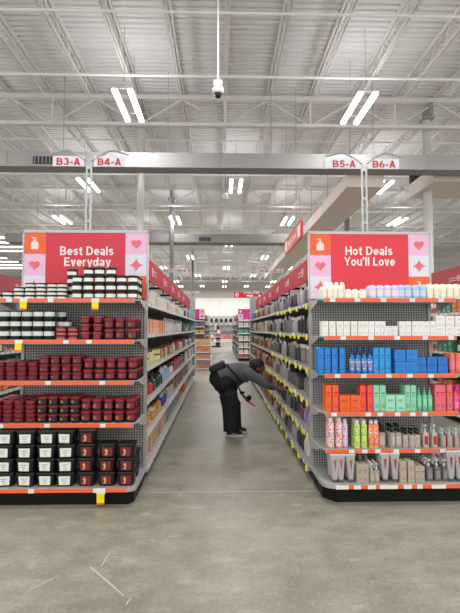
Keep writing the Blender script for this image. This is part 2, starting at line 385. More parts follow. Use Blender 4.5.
# ceiling lights
def make_light():
    L0 = empty('ceiling_light')
    b = MB()
    for s in (-1, 1): b.box(s * .15 - .05, s * .15 + .05, -.62, .62, .02, .055)
    for y in (-.5, .5): b.box(-.16, .16, y - .01, y + .01, .10, .112); b.box(-.156, -.144, y - .006, y + .006, .05, .1); b.box(.144, .156, y - .006, y + .006, .05, .1)
    b.build('housing', WHITE, L0)
    for s in (-1, 1):
        b = MB(); b.rbox([(.048, .64, -.03), (.055, .65, .02)], s * .15, 0); b.build('light_tube', TUBE, L0)
    b = MB()
    for y in (-.5, .5): b.tube([(0, y, .112), (0, y, 1.4)], .005, 5)
    b.build('hanging_wire', STEELD, L0)
    return L0
lights = []
for k in range(-1, 5):
    for x in (-11.4, -6.63, -1.88, 2.9, 7.63, 12.4): lights.append((x, 9.0 + 9.67 * k))
    for x in (-9, -4.2, .52, 5.25, 10.0): lights.append((x, 14.1 + 9.62 * k if k < 4 else 48.0))
proto = None
LD = bpy.data.lights.new('lamp_glow', 'AREA'); LD.shape = 'RECTANGLE'; LD.size = .4; LD.size_y = 1.2; LD.energy = LAMP_W; LD.color = (1, .99, .97)
LU = bpy.data.lights.new('added_ceiling_fill', 'AREA'); LU.shape = 'RECTANGLE'; LU.size = .4; LU.size_y = 1.2; LU.energy = UP_W; LU.color = (1, .99, .98)  # added upward fill for the ceiling, not a part of the fixtures
rows = sorted(set(round(y, 1) for x, y in lights))
for x, y in lights:
    if y < -2: continue
    if proto is None: proto = make_light(); o = proto
    else: o = copy_tree(proto)
    o.location = (x, y, 6.10)
    col = {-11.4: 'far left', -9: 'outer left', -6.63: 'second left', -4.2: 'left', -1.88: 'left of centre', .52: 'centre', 2.9: 'right of centre', 5.25: 'right', 7.63: 'second right', 10.0: 'outer right', 12.4: 'far right'}[x]
    tag(o, 'twin-tube white ceiling light, %s line, %s cross row from the front' % (col, ordn(rows.index(round(y, 1)) + 1)), 'ceiling light', 'twin-tube ceiling lights')
    lo = bpy.data.objects.new('lamp_glow', LD); COL.objects.link(lo); lo.location = (0, 0, -.05); lo.parent = o
    lo = bpy.data.objects.new('added_ceiling_fill', LU); COL.objects.link(lo); lo.location = (0, 0, .12); lo.rotation_euler = (PI, 0, 0); lo.parent = o
for g, (y0, y1, xr) in enumerate(((22.0, 25.8, -10.6), (28.4, 33.2, -13.6))):
    for k in range(4):
        y = y0 + (y1 - y0) * k / 3
        s = empty('strip_light', (xr - 4, y, 6.0)); tag(s, 'long bright strip light high at far left, %s bank, %s strip back' % (['nearer', 'farther'][g], ordn(k + 1)), 'ceiling light', 'bright strip lights at far left')
        MB().box(-4, 4, -.14, .14, .03, .08).build('housing', WHITE, s)
        MB().box(-3.98, 3.98, -.13, .13, 0, .03).build('light_tube', TUBE, s)
        b = MB()
        for q in (-3, 0, 3): b.tube([(q, 0, .08), (q, 0, 1.45)], .008, 5)
        b.build('hanging_wire', STEELD, s)

# security camera on its pole, pendant speaker
p = at(218, 90, 6.0)
sc_ = empty('security_camera', (p.x, 6.0, p.z))
sc_.scale = (1.12, 1.12, 1.12); tag(sc_, 'white dome security camera on a long rod from the roof', 'security camera')
b = MB(); b.tube([(0, 0, .11), (0, 0, ZC - p.z)], .012, 8); b.build('rod', WHITE, sc_, True)
b = MB(); b.box(-.055, .055, -.04, .04, .045, .11); b.build('mounting_box', mat('box_bluewhite', sr(200, 214, 222), .4), sc_)
b = MB(); b.lathe([(.03, .05), (.055, .042), (.072, .015), (.074, -.03), (.058, -.05)], 20); b.build('dome_housing', WHITE, sc_, True)
b = MB(); b.ball((0, 0, -.058), .046, 16); b.build('lens_ball', mat('lens_black', sr(20, 20, 24), .15), sc_, True, label='glossy black lens ball')
p = at(225.5, 196, 13.0)
sp_ = empty('pendant_speaker', (p.x, 13.0, p.z)); tag(sp_, 'small white bell-shaped fitting hanging left of the central light', 'speaker')
b = MB(); b.lathe([(.11, -.1), (.105, -.06), (.07, .06), (.03, .1)], 16); b.build('bell', WHITE, sp_, True)
b = MB(); b.tube([(0, 0, .1), (0, 0, ZC - p.z)], .006, 5); b.build('hanging_wire', STEELD, sp_)

# ------------------------------------------------------------------ signs
def aisle_sign(x, y, z0, sgn, label, base_z, texts, group='aisle number signs'):
    """pair of plates on a twin pole with arched arms"""
    root = empty('aisle_sign', (x, y, base_z)); tag(root, label, 'aisle sign', group)
    H = z0 - base_z
    b = MB()
    for s in (-1, 1):
        pts = [(s * .022, 0, 0), (s * .022, 0, H + .02)]
        for k in range(1, 9):
            a = k / 8; pts.append((s * (.022 + .37 * a), 0, H + .02 + .13 * math.sin(min(1, a * 1.35) * PI / 2) - .055 * max(0, a - .5) * 2))
        b.tube(pts, .011, 8)
    b.build('twin_pole', ALU, root, True)
    b = MB()
    for h in (.1, H * .5, H * .92): b.box(-.03, .03, -.008, .008, h, h + .025)
    b.build('pole_clamp', ALU, root)
    b = MB(); b.box(-.09, .09, -.03, .03, -.005, .015); b.build('foot_plate', ALU, root)
    for s, t in ((-1, texts[0]), (1, texts[1])):
        xc = s * .205
        pl = MB().box(xc - .155, xc + .155, -.006, .006, H - .03, H + .075).build('number_plate', SIGNBLUE, root)
        text_obj('lettering', t, .072, REDTXT, pl, (xc + .0, -.008, H - .018), width=.235, label='red %s lettering' % t)
    return root
PY = 4.42      # plane of the endcap back panels
ZT = 2.46
aisle_sign(at(88.5, 200, PY).x, PY, 3.165, 0, 'twin aisle number sign B3-A and B4-A on the left endcap', ZT + .005, ('B3-A', 'B4-A'))
aisle_sign(at(364.5, 200, PY).x, PY, 3.165, 0, 'twin aisle number sign B5-A and B6-A on the right endcap', ZT + .005, ('B5-A', 'B6-A'))
far_signs = [(-1.32, 13.05, 'left shelving, its far end', ('B3-B', 'B4-B')), (1.52, 13.05, 'right shelving, its far end', ('B5-B', 'B6-B')),
             (-1.32, 20.9, 'next block left, near end', ('B3-C', 'B4-C')), (1.52, 20.9, 'next block right, near end', ('B5-C', 'B6-C')), (4.2, 13.05, 'far right shelving, its far end', ('B7-B', 'B8-B'))]

def heart_pts(cx, cz, r):
    out = []
    for k in range(40):
        t = 2 * PI * k / 40
        out.append((cx + r * 16 * math.sin(t) ** 3 / 17, cz + r * (13 * math.cos(t) - 5 * math.cos(2 * t) - 2 * math.cos(3 * t) - math.cos(4 * t)) / 17))
    return out
def star_pts(cx, cz, r):
    f = lambda v: math.copysign(abs(v) ** 3.3, v)
    r *= 1.2
    return [(cx + r * f(math.sin(2 * PI * k / 32)), cz + r * f(math.cos(2 * PI * k / 32))) for k in range(32)]
def bottle_pts(cx, cz, r):
    h = [(0, -1), (.5, -1), (.62, -.85), (.62, -.1), (.5, .15), (.25, .35), (.2, .5), (.2, .62), (.1, .62), (.1, .8), (.08, .98)]
    right = [(cx + a * r, cz + c * r) for a, c in h[1:]]
    left = [(cx - a * r, cz + c * r) for a, c in h[1:-1]][::-1]
    return right + [(cx - .5 * r, cz + .98 * r), (cx - .5 * r, cz + .84 * r), (cx - .1 * r, cz + .8 * r)] + left[1:]
def promo_sign(x0, x1, label, lines, left, right, red):
    root = empty('promotional_sign', ((x0 + x1) / 2, PY - .045, ZT)); tag(root, label, 'sign')
    hw = (x1 - x0) / 2; zb = 1.80 - ZT
    MB().box(-hw, hw, 0, .03, zb, 0).build('backing_board', WHITE, root)
    MB().box(-hw - .012, hw + .012, -.008, .035, -.01, .018).box(-hw - .012, -hw + .004, -.008, .035, zb, 0).box(hw - .004, hw + .012, -.008, .035, zb, 0).build('frame', ALU, root)
    sq = .213
    rl, rr = -hw + sq, hw - sq
    pn = MB().box(rl, rr, -.004, .001, zb, -.01).build('red_panel', red, root)
    for side, cols in ((-1, left), (1, right)):
        for k, (kind) in enumerate(cols):
            z1 = -.01 - k * sq; z0 = max(z1 - sq, zb)
            xa, xb = (-hw, rl) if side < 0 else (rr, hw)
            m = {'bottle': SORANGE, 'heart': PINKS, 'star': LILAC}[kind]
            pp = MB().box(xa, xb, -.004, .001, z0, z1).build({'bottle': 'orange_panel', 'heart': 'pink_panel', 'star': 'pale_panel'}[kind], m, root)
            cx, cz = (xa + xb) / 2, z1 - sq / 2
            if cz - .06 < zb: continue
            if kind == 'heart': MB().plate(heart_pts(cx, cz, .052), -.012, -.003).build('heart_motif', HEART, pp)
            elif kind == 'star': MB().plate(star_pts(cx, cz, .06), -.009, -.003).build('star_motif', HEART, pp)
            else: MB().plate(bottle_pts(cx, cz, .06), -.010, -.003).build('bottle_motif', mat('motif_cream', sr(240, 224, 214), .4), pp)
    for t, w, xc, z in lines:
        text_obj('lettering', t, .088, WHITE, pn, (xc, -.006, z), width=w, label='white "%s" lettering' % t)
LX0, LX1, RX0, RX1 = -1.935, -.712, .893, 2.118
def line(t, pa, pb, ybase, cx):
    a = at(pa, ybase, PY - .045); c = at(pb, ybase, PY - .045); return (t, c.x - a.x, (a.x + c.x) / 2 - cx, a.z - ZT)
promo_sign(LX0 + .01, LX1 - .005, 'red Best Deals Everyday sign above the left endcap', [line('Best Deals', 60, 113.5, 255.3, (LX0 + LX1) / 2), line('Everyday', 64, 110.5, 266.2, (LX0 + LX1) / 2)],
           ('bottle', 'heart', 'star', 'star'), ('heart', 'star', 'bottle', 'bottle'), REDS)
promo_sign(RX0 + .005, RX1 - .01, "red Hot Deals You'll Love sign above the right endcap", [line('Hot Deals', 345.5, 392.5, 255.2, (RX0 + RX1) / 2), line("You'll Love", 344.5, 395, 265.8, (RX0 + RX1) / 2)],
           ('bottle', 'heart', 'star', 'star'), ('heart', 'star', 'bottle', 'bottle'), mat('sign_red_bright', sr(226, 52, 66), .4))

# ------------------------------------------------------------------ endcaps
def endcap(x0, x1, name_label, levels, deck_z, side, tags, yellow, bottom_white=(), r=.07, inset=.06):
    cx = (x0 + x1) / 2; hw = (x1 - x0) / 2; ext = .065      # shelves reach a little past the panel on the outer side
    xl = -hw - (ext if side < 0 else 0); xr = hw + (ext if side > 0 else 0); rl, rr_ = (.07, r) if side < 0 else (r, .07); il, ir = (.03, inset) if side < 0 else (inset, .03)
    root = empty('endcap_shelving', (cx, PY, 0)); tag(root, name_label, 'shelving unit', 'near endcap units')
    MB().box(-hw + .02, hw - .02, -.02, 0, .14, ZT).build('pegboard_panel', PEG, root)
    for s in (-1, 1):
        MB().box(s * hw - (.03 if s > 0 else 0), s * hw + (.03 if s < 0 else 0), -.035, .0, deck_z, ZT).build('upright', STEEL, root)
    dy = PY - 3.96
    for i, z in enumerate(levels):
        pts = [(xl + .004, -.022), (xl + .004, -dy + .09), (xl + .05, -dy), (xr - .05, -dy), (xr - .004, -dy + .09), (xr - .004, -.022)]
        b = MB(); b.prism(pts, z - .012, z)
        sh = b.build('shelf', STEEL, root)
        for xx in (xl + .006, xr - .006):
            MB().plateyz([(-.025, z - .012), (-dy + .09, z - .012), (-dy + .09, z - .03), (-.025, z - .105)], xx - .003, xx + .003).build('bracket', STEEL, sh)
        MB().box(xl + .045, xr - .045, -dy - .006, -dy + .006, z - .035, z + .004).build('front_lip', STEEL, sh)
        MB().box(xl + .055, xr - .055, -dy - .012, -dy - .004, z - .030, z + .001).build('price_rail', ORANGE, sh, label='orange price rail')
        for px in tags[i]:
            xx = at(px, 340, 3.95).x - cx
            if not xl + .09 < xx < xr - .09: continue
            MB().box(xx - .024, xx + .024, -dy - .0155, -dy - .011, z - .031, z + .001).build('price_tag', TAGW, sh, label='white price tag')
        for px in yellow[i]:
            xx = at(px, 340, 3.95).x - cx
            if not xl + .09 < xx < xr - .05: continue
            b = MB(); b.box(xx - .034, xx + .034, -dy - .0185, -dy - .015, z - .031, z + .004); t = b.build('hang_tag', TAGW, sh)
            b = MB(); b.box(xx - .031, xx + .029, -dy - .021, -dy - .0165, z - .085, z - .028); b.build('sale_tag', TAGY, t, label='yellow sale tag')
            b = MB(); b.box(xx - .031, xx + .029, -dy - .022, -dy - .0165, z - .10, z - .085); b.build('sale_tag_edge', ORANGE, t)
    # base
    dy = PY - 3.84
    pts = [(xl, -.022)]
    pts += [(xl + rl - rl * math.cos(a), -dy + rl - rl * math.sin(a)) for a in [k * PI / 2 / 5 for k in range(6)]]
    pts += [(xr - rr_ + rr_ * math.sin(a), -dy + rr_ - rr_ * math.cos(a)) for a in [k * PI / 2 / 5 for k in range(6)]]
    pts += [(xr, -.022)]
    b = MB(); b.prism(pts, deck_z - .035, deck_z); dk = b.build('base_deck', STEEL, root)
    MB().box(xl + rl + .005, xr - rr_ - .005, -dy - .007, -dy + .002, deck_z - .034, deck_z - .003).build('price_rail', ORANGE, dk, label='orange price rail')
    for px in tags[-1]:
        xx = at(px, 490, 3.83).x - cx
        if xl + .12 < xx < xr - .12: MB().box(xx - .024, xx + .024, -dy - .011, -dy - .006, deck_z - .035, deck_z - .002).build('price_tag', TAGW, dk, label='white price tag')
    for a, c in bottom_white:
        xa, xc = at(a, 490, 3.83).x - cx, at(c, 490, 3.83).x - cx
        MB().box(xa, xc, -dy - .010, -dy - .006, deck_z - .035, deck_z - .002).build('rail_insert', TAGW, dk, label='white rail strip')
    for px in yellow[-1]:
        xx = at(px, 490, 3.83).x - cx
        MB().box(xx - .036, xx + .036, -dy - .0165, -dy - .011, deck_z - .045, deck_z + .002).build('hang_tag', TAGW, dk)
        MB().box(xx - .034, xx + .03, -dy - .017, -dy - .012, deck_z - .115, deck_z - .04).build('sale_tag', TAGY, dk, label='yellow sale tag')
        MB().box(xx - .034, xx + .03, -dy - .018, -dy - .012, deck_z - .13, deck_z - .115).build('sale_tag_edge', ORANGE, dk)
    dk2 = PY - 3.90
    MB().prism([(xl + .03, -.03), (xl + .03, -dk2 + il), (xl + il + .005, -dk2), (xr - ir - .005, -dk2), (xr - .03, -dk2 + ir), (xr - .03, -.03)], 0, deck_z - .036).build('kick_plate', BLACK, root)
    return root
LZ = [1.768, 1.402, 1.042, .672]; LD_ = .158
RZ = [1.775, 1.435, 1.097, .758, .435]; RD_ = .168
endcap(LX0, LX1, 'grey endcap shelving of dark jars and tubs, left of the aisle', LZ, LD_, -1,
       [(8, 50), (66, 89), (2, 49, 103), (3, 49, 104), (31, 96)], [(23, 95), (19,), (), (), (101,)])
endcap(RX0, RX1, 'grey endcap shelving of pastel and bright hair products, right of the aisle', RZ, RD_, 1,
       [(333, 358, 384, 413, 442), (343, 371, 397, 425, 451), (337, 363, 388, 409, 430), (333, 367, 379, 396, 411, 423), (350, 363, 376, 394, 415, 440), (345, 358, 373, 392, 408, 420, 436)],
       [(), (), (), (), (), ()], ((336, 349), (354, 361), (368, 376), (380, 398), (404, 412), (432, 446)), r=.115, inset=.115)

# ------------------------------------------------------------------ products
PROTO = {}
def T(c, rough=.4): return colr(*c, rough)
def proto_make(kind, w, h, cs, d):
    """build one product at the origin, front towards -y ; returns the root"""
    r = w / 2; root = empty(kind)
    c = [x if isinstance(x, bpy.types.Material) else T(x) for x in cs]
    if kind == 'jar':                       # body, lid, label : cs = body, lid, label
        lh = h * .24
        MB().lathe([(r * .86, 0), (r * .93, h * .06), (r * .93, h - lh)], 18).build('body', c[0], root, True)
        MB().lathe([(r * .97, h - lh), (r * .985, h - lh * .8), (r * .985, h - lh * .12), (r * .93, h)], 18).build('lid', c[1], root, True)
        MB().lathe([(r * .945, h * .2), (r * .945, h * .66)], 12, a0=-PI * (.86 if len(c) < 4 else .74), a1=-PI * (.14 if len(c) < 4 else .2), closed=False).build('label', c[2], root, True)
        if len(c) > 3: MB().lathe([(r * .955, h * .28), (r * .955, h * .56)], 4, a0=-PI * .68, a1=-PI * .52, closed=False).build('label_emblem', c[3], root, True)
    elif kind == 'high_label_jar':          # white band right under a thin lid
        MB().lathe([(r * .84, 0), (r * .93, h * .08), (r * .93, h * .9)], 18).build('body', c[0], root, True)
        MB().lathe([(r * .97, h * .88), (r * .985, h * .9), (r * .985, h * .98), (r * .93, h)], 18).build('lid', c[1], root, True)
        MB().lathe([(r * .95, h * .42), (r * .95, h * .88)], 16, a0=-PI * .96, a1=-PI * .04, closed=False).build('label', c[2], root, True)
    elif kind == 'flat_jar':
        MB().lathe([(r * .84, 0), (r * .92, h * .1), (r * .95, h * .62)], 16).build('body', c[0], root, True)
        MB().lathe([(r * .985, h * .62), (r * .985, h * .95), (r * .94, h)], 16).build('lid', c[1], root, True)
        MB().lathe([(r * .935, h * .12), (r * .955, h * .55)], 12, a0=-PI * .85, a1=-PI * .15, closed=False).build('label', c[2], root, True)
    elif kind == 'bowl_jar':                # tapered, wide lid
        MB().lathe([(r * .66, 0), (r * .74, h * .05), (r * .9, h * .7)], 16).build('body', c[0], root, True)
        MB().lathe([(r * .985, h * .68), (r * .985, h * .95), (r * .93, h)], 16).build('lid', c[1], root, True)
        MB().lathe([(r * .775, h * .15), (r * .9, h * .62)], 12, a0=-PI * .8, a1=-PI * .2, closed=False).build('label', c[2], root, True)
    elif kind == 'tub':
        MB().rbox([(r * .80, d * .40, 0), (r * .84, d * .42, h * .05), (r * .92, d * .46, h * .86)], r=.45, seg=4).build('body', c[0], root, True)
        MB().rbox([(r * .985, d * .49, h * .86), (r, d * .5, h * .93), (r * .97, d * .48, h)], r=.45, seg=4).build('lid', c[1], root, True)
        lw = r * .56
        b = MB(); n = 6; vs = []
        for zz, dd, ww in ((h * .12, .425, .92), (h * .76, .462, 1)):
            vs.append([b.bm.verts.new((lw * ww * (2 * k / n - 1), -d * dd - .003, zz)) for k in range(n + 1)])
        for k in range(n): b.bm.faces.new((vs[0][k], vs[0][k + 1], vs[1][k + 1], vs[1][k]))
        g = bmesh.ops.extrude_face_region(b.bm, geom=b.bm.faces[:])
        for v in g['geom']:
            if isinstance(v, bmesh.types.BMVert): v.co.y += .004
        lb = b.build('label', c[2], root)
        if len(c) > 3:
            yy = -d * .445 - .006
            MB().plate([(-lw * .5, h * .2), (-lw * .1, h * .2), (lw * .1, h * .45), (-lw * .15, h * .68), (-lw * .5, h * .55), (-lw * .2, h * .4)], yy - .001, yy + .006).build('label_emblem', c[3], lb)
        else:
            yy = -d * .445 - .005
            b = MB()
            for k, (a, e) in enumerate(((-.5, .5), (-.35, .3), (-.12, .12))): b.box(lw * a, lw * e, yy - .001, yy + .008, h * (.56 - .16 * k), h * (.59 - .16 * k))
            b.build('label_print', T((120, 130, 120)), lb)
    elif kind in ('carton', 'squat_carton'):
        MB().rbox([(r - .003, d / 2 - .003, 0), (r, d / 2, .003), (r, d / 2, h - .004), (r - .004, d / 2 - .004, h)], r=.06, seg=1).build('box_body', c[0], root)
        if len(c) > 1:
            b = MB(); b.box(-r * .6, r * .5, -d / 2 - .0015, -d / 2 + .001, h * .68, h * .72); b.box(-r * .6, r * .3, -d / 2 - .0015, -d / 2 + .001, h * .58, h * .605); b.box(-r * .6, r * .6, -d / 2 - .0015, -d / 2 + .001, h * .16, h * .185); b.box(-r * .6, r * .4, -d / 2 - .0015, -d / 2 + .001, h * .24, h * .26)
            b.build('printing', c[1], root)
        if len(c) > 2: MB().box(r * .62, r * .95, -d / 2 - .002, -d / 2 + .001, .002, h - .002).build('edge_stripe', c[2], root)
    elif kind == 'round_bottle':            # body, cap, label
        MB().rbox([(r * .92, d * .46, 0), (r, d * .5, h * .03), (r, d * .5, h * .80), (r * .92, d * .45, h * .86), (r * .72, d * .36, h * .89)], r=.7, seg=4).build('body', c[0], root, True)
        MB().lathe([(r * .74, h * .87), (r * .74, h * .96), (r * .6, h)], 12).build('cap', c[1], root, True)
        MB().rbox([(r * 1.01, d * .505, h * .2), (r * 1.01, d * .505, h * .62)], r=.7, seg=4).build('label', c[2], root, True)
    elif kind == 'aerosol_can':
        MB().lathe([(r * .93, 0), (r, h * .03), (r, h * .80), (r * .72, h * .87)], 16).build('can_body', c[0], root, True)
        MB().lathe([(r * .70, h * .86), (r * .72, h * .96), (r * .5, h)], 14).build('cap', c[1], root, True)
    elif kind == 'spray_bottle':
        MB().rbox([(r * .9, d * .45, 0), (r, d * .5, h * .04), (r, d * .5, h * .62), (r * .45, d * .25, h * .72), (r * .3, d * .2, h * .76)], r=.7, seg=4).build('body', c[0], root, True)
        MB().rbox([(r * 1.02, d * .51, h * .1), (r * 1.02, d * .51, h * .55)], r=.7, seg=4).build('label', c[2], root, True)
        MB().lathe([(r * .36, h * .75), (r * .36, h * .85)], 10).box(-r * .3, r * .3, -d * .75, d * .3, h * .85, h).tube([(0, -d * .35, h * .88), (0, -d * .6, h * .72)], r * .12, 6).build('trigger_head', c[1], root, True)
    elif kind == 'pump_bottle':
        MB().rbox([(r * .95, d * .48, 0), (r, d * .5, h * .02), (r, d * .5, h * .6), (r * .5, d * .3, h * .66)], r=.3).build('body', c[0], root, True)
        MB().lathe([(r * .42, h * .66), (r * .42, h * .78), (r * .15, h * .8), (r * .15, h * .9)], 10).rbox([(r * .3, d * .3, h * .9), (r * .35, d * .42, h * .95), (r * .25, d * .3, h)], r=.3).tube([(0, 0, h * .94), (-r * 1.1, -d * .3, h * .90)], r * .13, 6).build('pump', c[1], root, True)
        MB().box(-r * .62, r * .62, -d * .5 - .0015, -d * .5 + .002, h * .12, h * .5).build('label', c[2], root)
    elif kind == 'nozzle_bottle':
        MB().lathe([(r * .9, 0), (r, h * .04), (r, h * .62), (r * .55, h * .68)], 14).build('body', c[0], root, True)
        MB().lathe([(r * .5, h * .66), (r * .5, h * .74), (r * .12, h)], 10).build('nozzle_cap', c[1], root, True)
        MB().lathe([(r * 1.01, h * .2), (r * 1.01, h * .5)], 10, a0=-PI * .8, a1=-PI * .2, closed=False).build('label', c[2], root, True)
    elif kind == 'tube':                    # stands on its cap, crimp uppermost
        MB().rbox([(r * .60, r * .55, h * .10), (r * .76, r * .52, h * .3), (r * .9, r * .34, h * .7), (r, .006, h * .97)], r=.9, seg=4).build('body', c[0], root, True)
        MB().lathe([(r * .56, 0), (r * .6, h * .11)], 12).build('cap', c[1], root, True)
        MB().box(-r * 1.02, r * 1.02, -.006, .006, h * .93, h).build('crimp', c[2], root)
        if len(c) > 3: MB().plate([(-r * .3, h * .8), (-.002, h * .42), (.002, h * .42), (r * .3, h * .8)], -r * .47, -r * .38).build('label', c[3], root)
    elif kind == 'bottle':                  # generic aisle bottle: body, cap, label
        MB().rbox([(r * .92, d * .46, 0), (r, d * .5, h * .05), (r, d * .5, h * .66), (r * .4, d * .25, h * .78)], r=.6, seg=2).build('body', c[0], root, True)
        MB().lathe([(r * .42, h * .77), (r * .42, h)], 8).build('cap', c[1], root, True)
        MB().box(-r * .75, r * .75, -d * .5 - .002, -d * .5 + .004, h * .15, h * .55).build('label', c[2], root)
    elif kind == 'package':                 # card backed clear pack on a hook
        MB().box(-r, r, -.002, .002, 0, h).build('backing_card', c[0], root)
        MB().rbox([(r * .35, d * .12, h * .06), (r * .5, d * .22, h * .2), (r * .5, d * .22, h * .6), (r * .3, d * .1, h * .76)], 0, -d * .22, r=.5, seg=2).build('contents', c[1], root, True)
        MB().box(-r * .9, r * .9, -.006, -.001, h * .82, h * .97).build('header_strip', c[2], root)
    elif kind == 'canister':
        MB().lathe([(r * .95, 0), (r, h * .03), (r, h * .82)], 12).build('body', c[0], root, True)
        MB().lathe([(r * 1.02, h * .82), (r * 1.02, h * .97), (r * .9, h)], 12).build('lid', c[1], root, True)
        MB().lathe([(r * 1.015, h * .15), (r * 1.015, h * .7)], 8, a0=-PI * .9, a1=-PI * .1, closed=False).build('label', c[2], root, True)
    return root
CNT = {}
def product(kind, w, h, cs, loc, label, cat, group, d=None, rz=0.0, name=None):
    d = d or w; key = (kind, round(w, 4), round(h, 4), tuple(x.name if isinstance(x, bpy.types.Material) else x for x in cs), round(d, 4))
    if key not in PROTO:
        o = proto_make(kind, w, h, cs, d); PROTO[key] = o
    else: o = copy_tree(PROTO[key])
    o.location = loc; o.rotation_euler = (0, 0, rz)
    if name: o.name = name
    tag(o, label, cat, group); CNT[kind] = CNT.get(kind, 0) + 1
    return o
BL, DG, WL = (20, 21, 22), (18, 34, 26), (236, 238, 232)
RD, LR = (120, 22, 36), (142, 30, 46)
def row(prefix, where, cat, group, kind, pxs, w, h, cs, z, layers=1, deep=1, y=4.03, gap=None, d=None, jit=.003, dz=0.0, yaw=.08, left0=1, skip=()):
    """columns of stacked things standing on a shelf; label tells column, height and row"""
    dd = (d or w)
    for i, px in enumerate(pxs):
        n = layers[i] if isinstance(layers, (list, tuple)) else layers
        dp = deep[i] if isinstance(deep, (list, tuple)) else deep
        for k in range(dp):
            for l in range(n):
                x = at(px, 340, y - dd * (.45 if 'carton' in kind or kind == 'tub' else .08)).x + random.uniform(-jit, jit); yy = y + k * (gap or dd * 1.04) + random.uniform(0, jit)
                if k and (i, l) in skip: continue
                lev = '' if n == 1 else (', topmost' if l == n - 1 else (', bottom layer' if l == 0 else ', %s layer up' % ordn(l + 1)))
                dep = '' if dp == 1 else (', front row' if k == 0 else (', row behind' if dp == 2 else ', %s row back' % ordn(k + 1)))
                lab = '%s, %s, %s column%s%s' % (prefix, where, ordn(i + left0), lev, dep)
                product(kind, w, h, cs, (x, yy, z + .001 + l * (h + .0012)), lab, cat, group, d=d, rz=random.uniform(-yaw, yaw))
m_ = .0091
# --- left endcap, top shelf
g = 'jars on the left endcap top shelf'
for i, px in enumerate((-4, 7, 18, 29, 40, 51, 61)):
    row('flat white-labelled black jar', 'left top shelf', 'jar', g, 'flat_jar', (px,), .098, .0355, (WL, BL, WL), LZ[0], layers=[1, 2, 3, 4, 4, 4, 4][i], deep=[1, 2, 2, 3, 3, 3, 3][i], left0=i + 1, y=4.05)
row('tall white-labelled black jar', 'left top shelf', 'jar', g, 'jar', (76.5, 87.7, 98.9, 110.1, 121.3, 132.3), .1, .0705, (BL, BL, WL), LZ[0], layers=(3, 4, 4, 4, 3, 3), deep=(2, 1, 1, 1, 1, 3), y=4.03)
row('set-back white-labelled black jar', 'left top shelf', 'jar', g, 'jar', (71,), .1, .0705, (BL, BL, WL), LZ[0], layers=4, y=4.15)
# second shelf
row('green-black jar with white label', 'left second shelf', 'jar', 'green-black jars on the left second shelf', 'high_label_jar', (4, 15.5, 26.8, 38, 49.3), .1, .086, (DG, BL, (222, 228, 222)), LZ[1], layers=3, deep=1, y=4.04)
row('set-back green-black jar with white label', 'left second shelf', 'jar', 'green-black jars on the left second shelf', 'high_label_jar', (61, 66), .1, .086, (DG, BL, WL), LZ[1], layers=(3, 2), deep=1, y=(4.16))
row('small flat red-lidded jar', 'left second shelf', 'jar', 'small red-lidded jars on the left second shelf', 'flat_jar', (61.5, 73), .098, .038, (LR, RD, (196, 110, 100)), LZ[1], layers=3, y=4.02)
row('tapered jar with red lid', 'left second shelf', 'jar', 'tapered red-lidded jars', 'bowl_jar', (85.5, 97.8), .1, .071, ((40, 16, 20), LR, (150, 60, 60)), LZ[1], layers=3, deep=2)
row('wide red-lidded black jar', 'left second shelf', 'jar', 'wide red-lidded jars on the left second shelf', 'jar', (109.2, 120.3, 131.6), .1, .096, ((30, 18, 20), LR, (122, 30, 42), (150, 84, 62)), LZ[1], layers=2, deep=(1, 1, 3))
# third shelf
row('flat red-lidded tub', 'left third shelf', 'jar', 'flat red-lidded tubs on the left third shelf', 'flat_jar', (1, 12, 23, 34), .098, .040, ((90, 24, 32), RD, (120, 30, 40)), LZ[2], layers=4, deep=3)
row('red jar with gold label', 'left third shelf', 'jar', 'red jars stacked three high on the left third shelf', 'jar', (45, 56, 67, 78), .1, .071, ((36, 14, 18), LR, (116, 28, 40), (142, 80, 58)), LZ[2], layers=3, deep=(2, 2, 2, 2))
row('large red-lidded jar', 'left third shelf', 'jar', 'large red-lidded jars on the left third shelf', 'jar', (89.3, 100.4, 111.5, 122.6, 133.5), .1, .097, ((28, 16, 18), LR, (128, 28, 42), (150, 84, 62)), LZ[2], layers=2, deep=(1, 1, 1, 2, 3))
# fourth shelf
row('flat red-lidded tub', 'left fourth shelf', 'jar', 'flat red-lidded tubs on the left fourth shelf', 'flat_jar', (-1, 10, 21, 32.5), .098, .0375, ((60, 24, 28), LR, (104, 30, 38)), LZ[3], layers=5, deep=4)
row('black jar with gold script label', 'left fourth shelf', 'jar', 'gold script jars on the left fourth shelf', 'jar', (44, 55, 66, 76.5), .1, .075, ((30, 20, 22), LR, (44, 26, 26), (150, 122, 70)), LZ[3], layers=3, deep=(2, 2, 2, 2))
row('large red-lidded jar', 'left fourth shelf', 'jar', 'large red-lidded jars on the left fourth shelf', 'jar', (87.3, 98.4, 109.5, 120.6, 131.7), .1, .103, ((28, 16, 18), LR, (128, 28, 42), (160, 110, 70)), LZ[3], layers=2, deep=(2, 1, 2, 2, 3))
# deck
row('big black tub with white label', 'left base deck', 'tub', 'big white-labelled tubs', 'tub', (6.5, 27.3, 48, 67), .172, .116, ((12, 20, 17), (12, 15, 15), WL), LD_, layers=4, y=3.945, d=.15, jit=.006, yaw=.12)
row('big black tub with red label', 'left base deck', 'tub', 'big red-labelled tubs', 'tub', (88, 108, 127.5), .158, .118, ((14, 12, 13), (15, 13, 14), (122, 34, 44), (210, 180, 110)), LD_, layers=(4, 3, 3), y=3.945, d=.15, jit=.005, left0=5)
row('set-back big black tub with red label', 'left base deck', 'tub', 'big red-labelled tubs', 'tub', (131.5,), .158, .118, ((14, 12, 13), (15, 13, 14), (122, 34, 44), (210, 180, 110)), LD_, layers=2, y=4.17, d=.15)
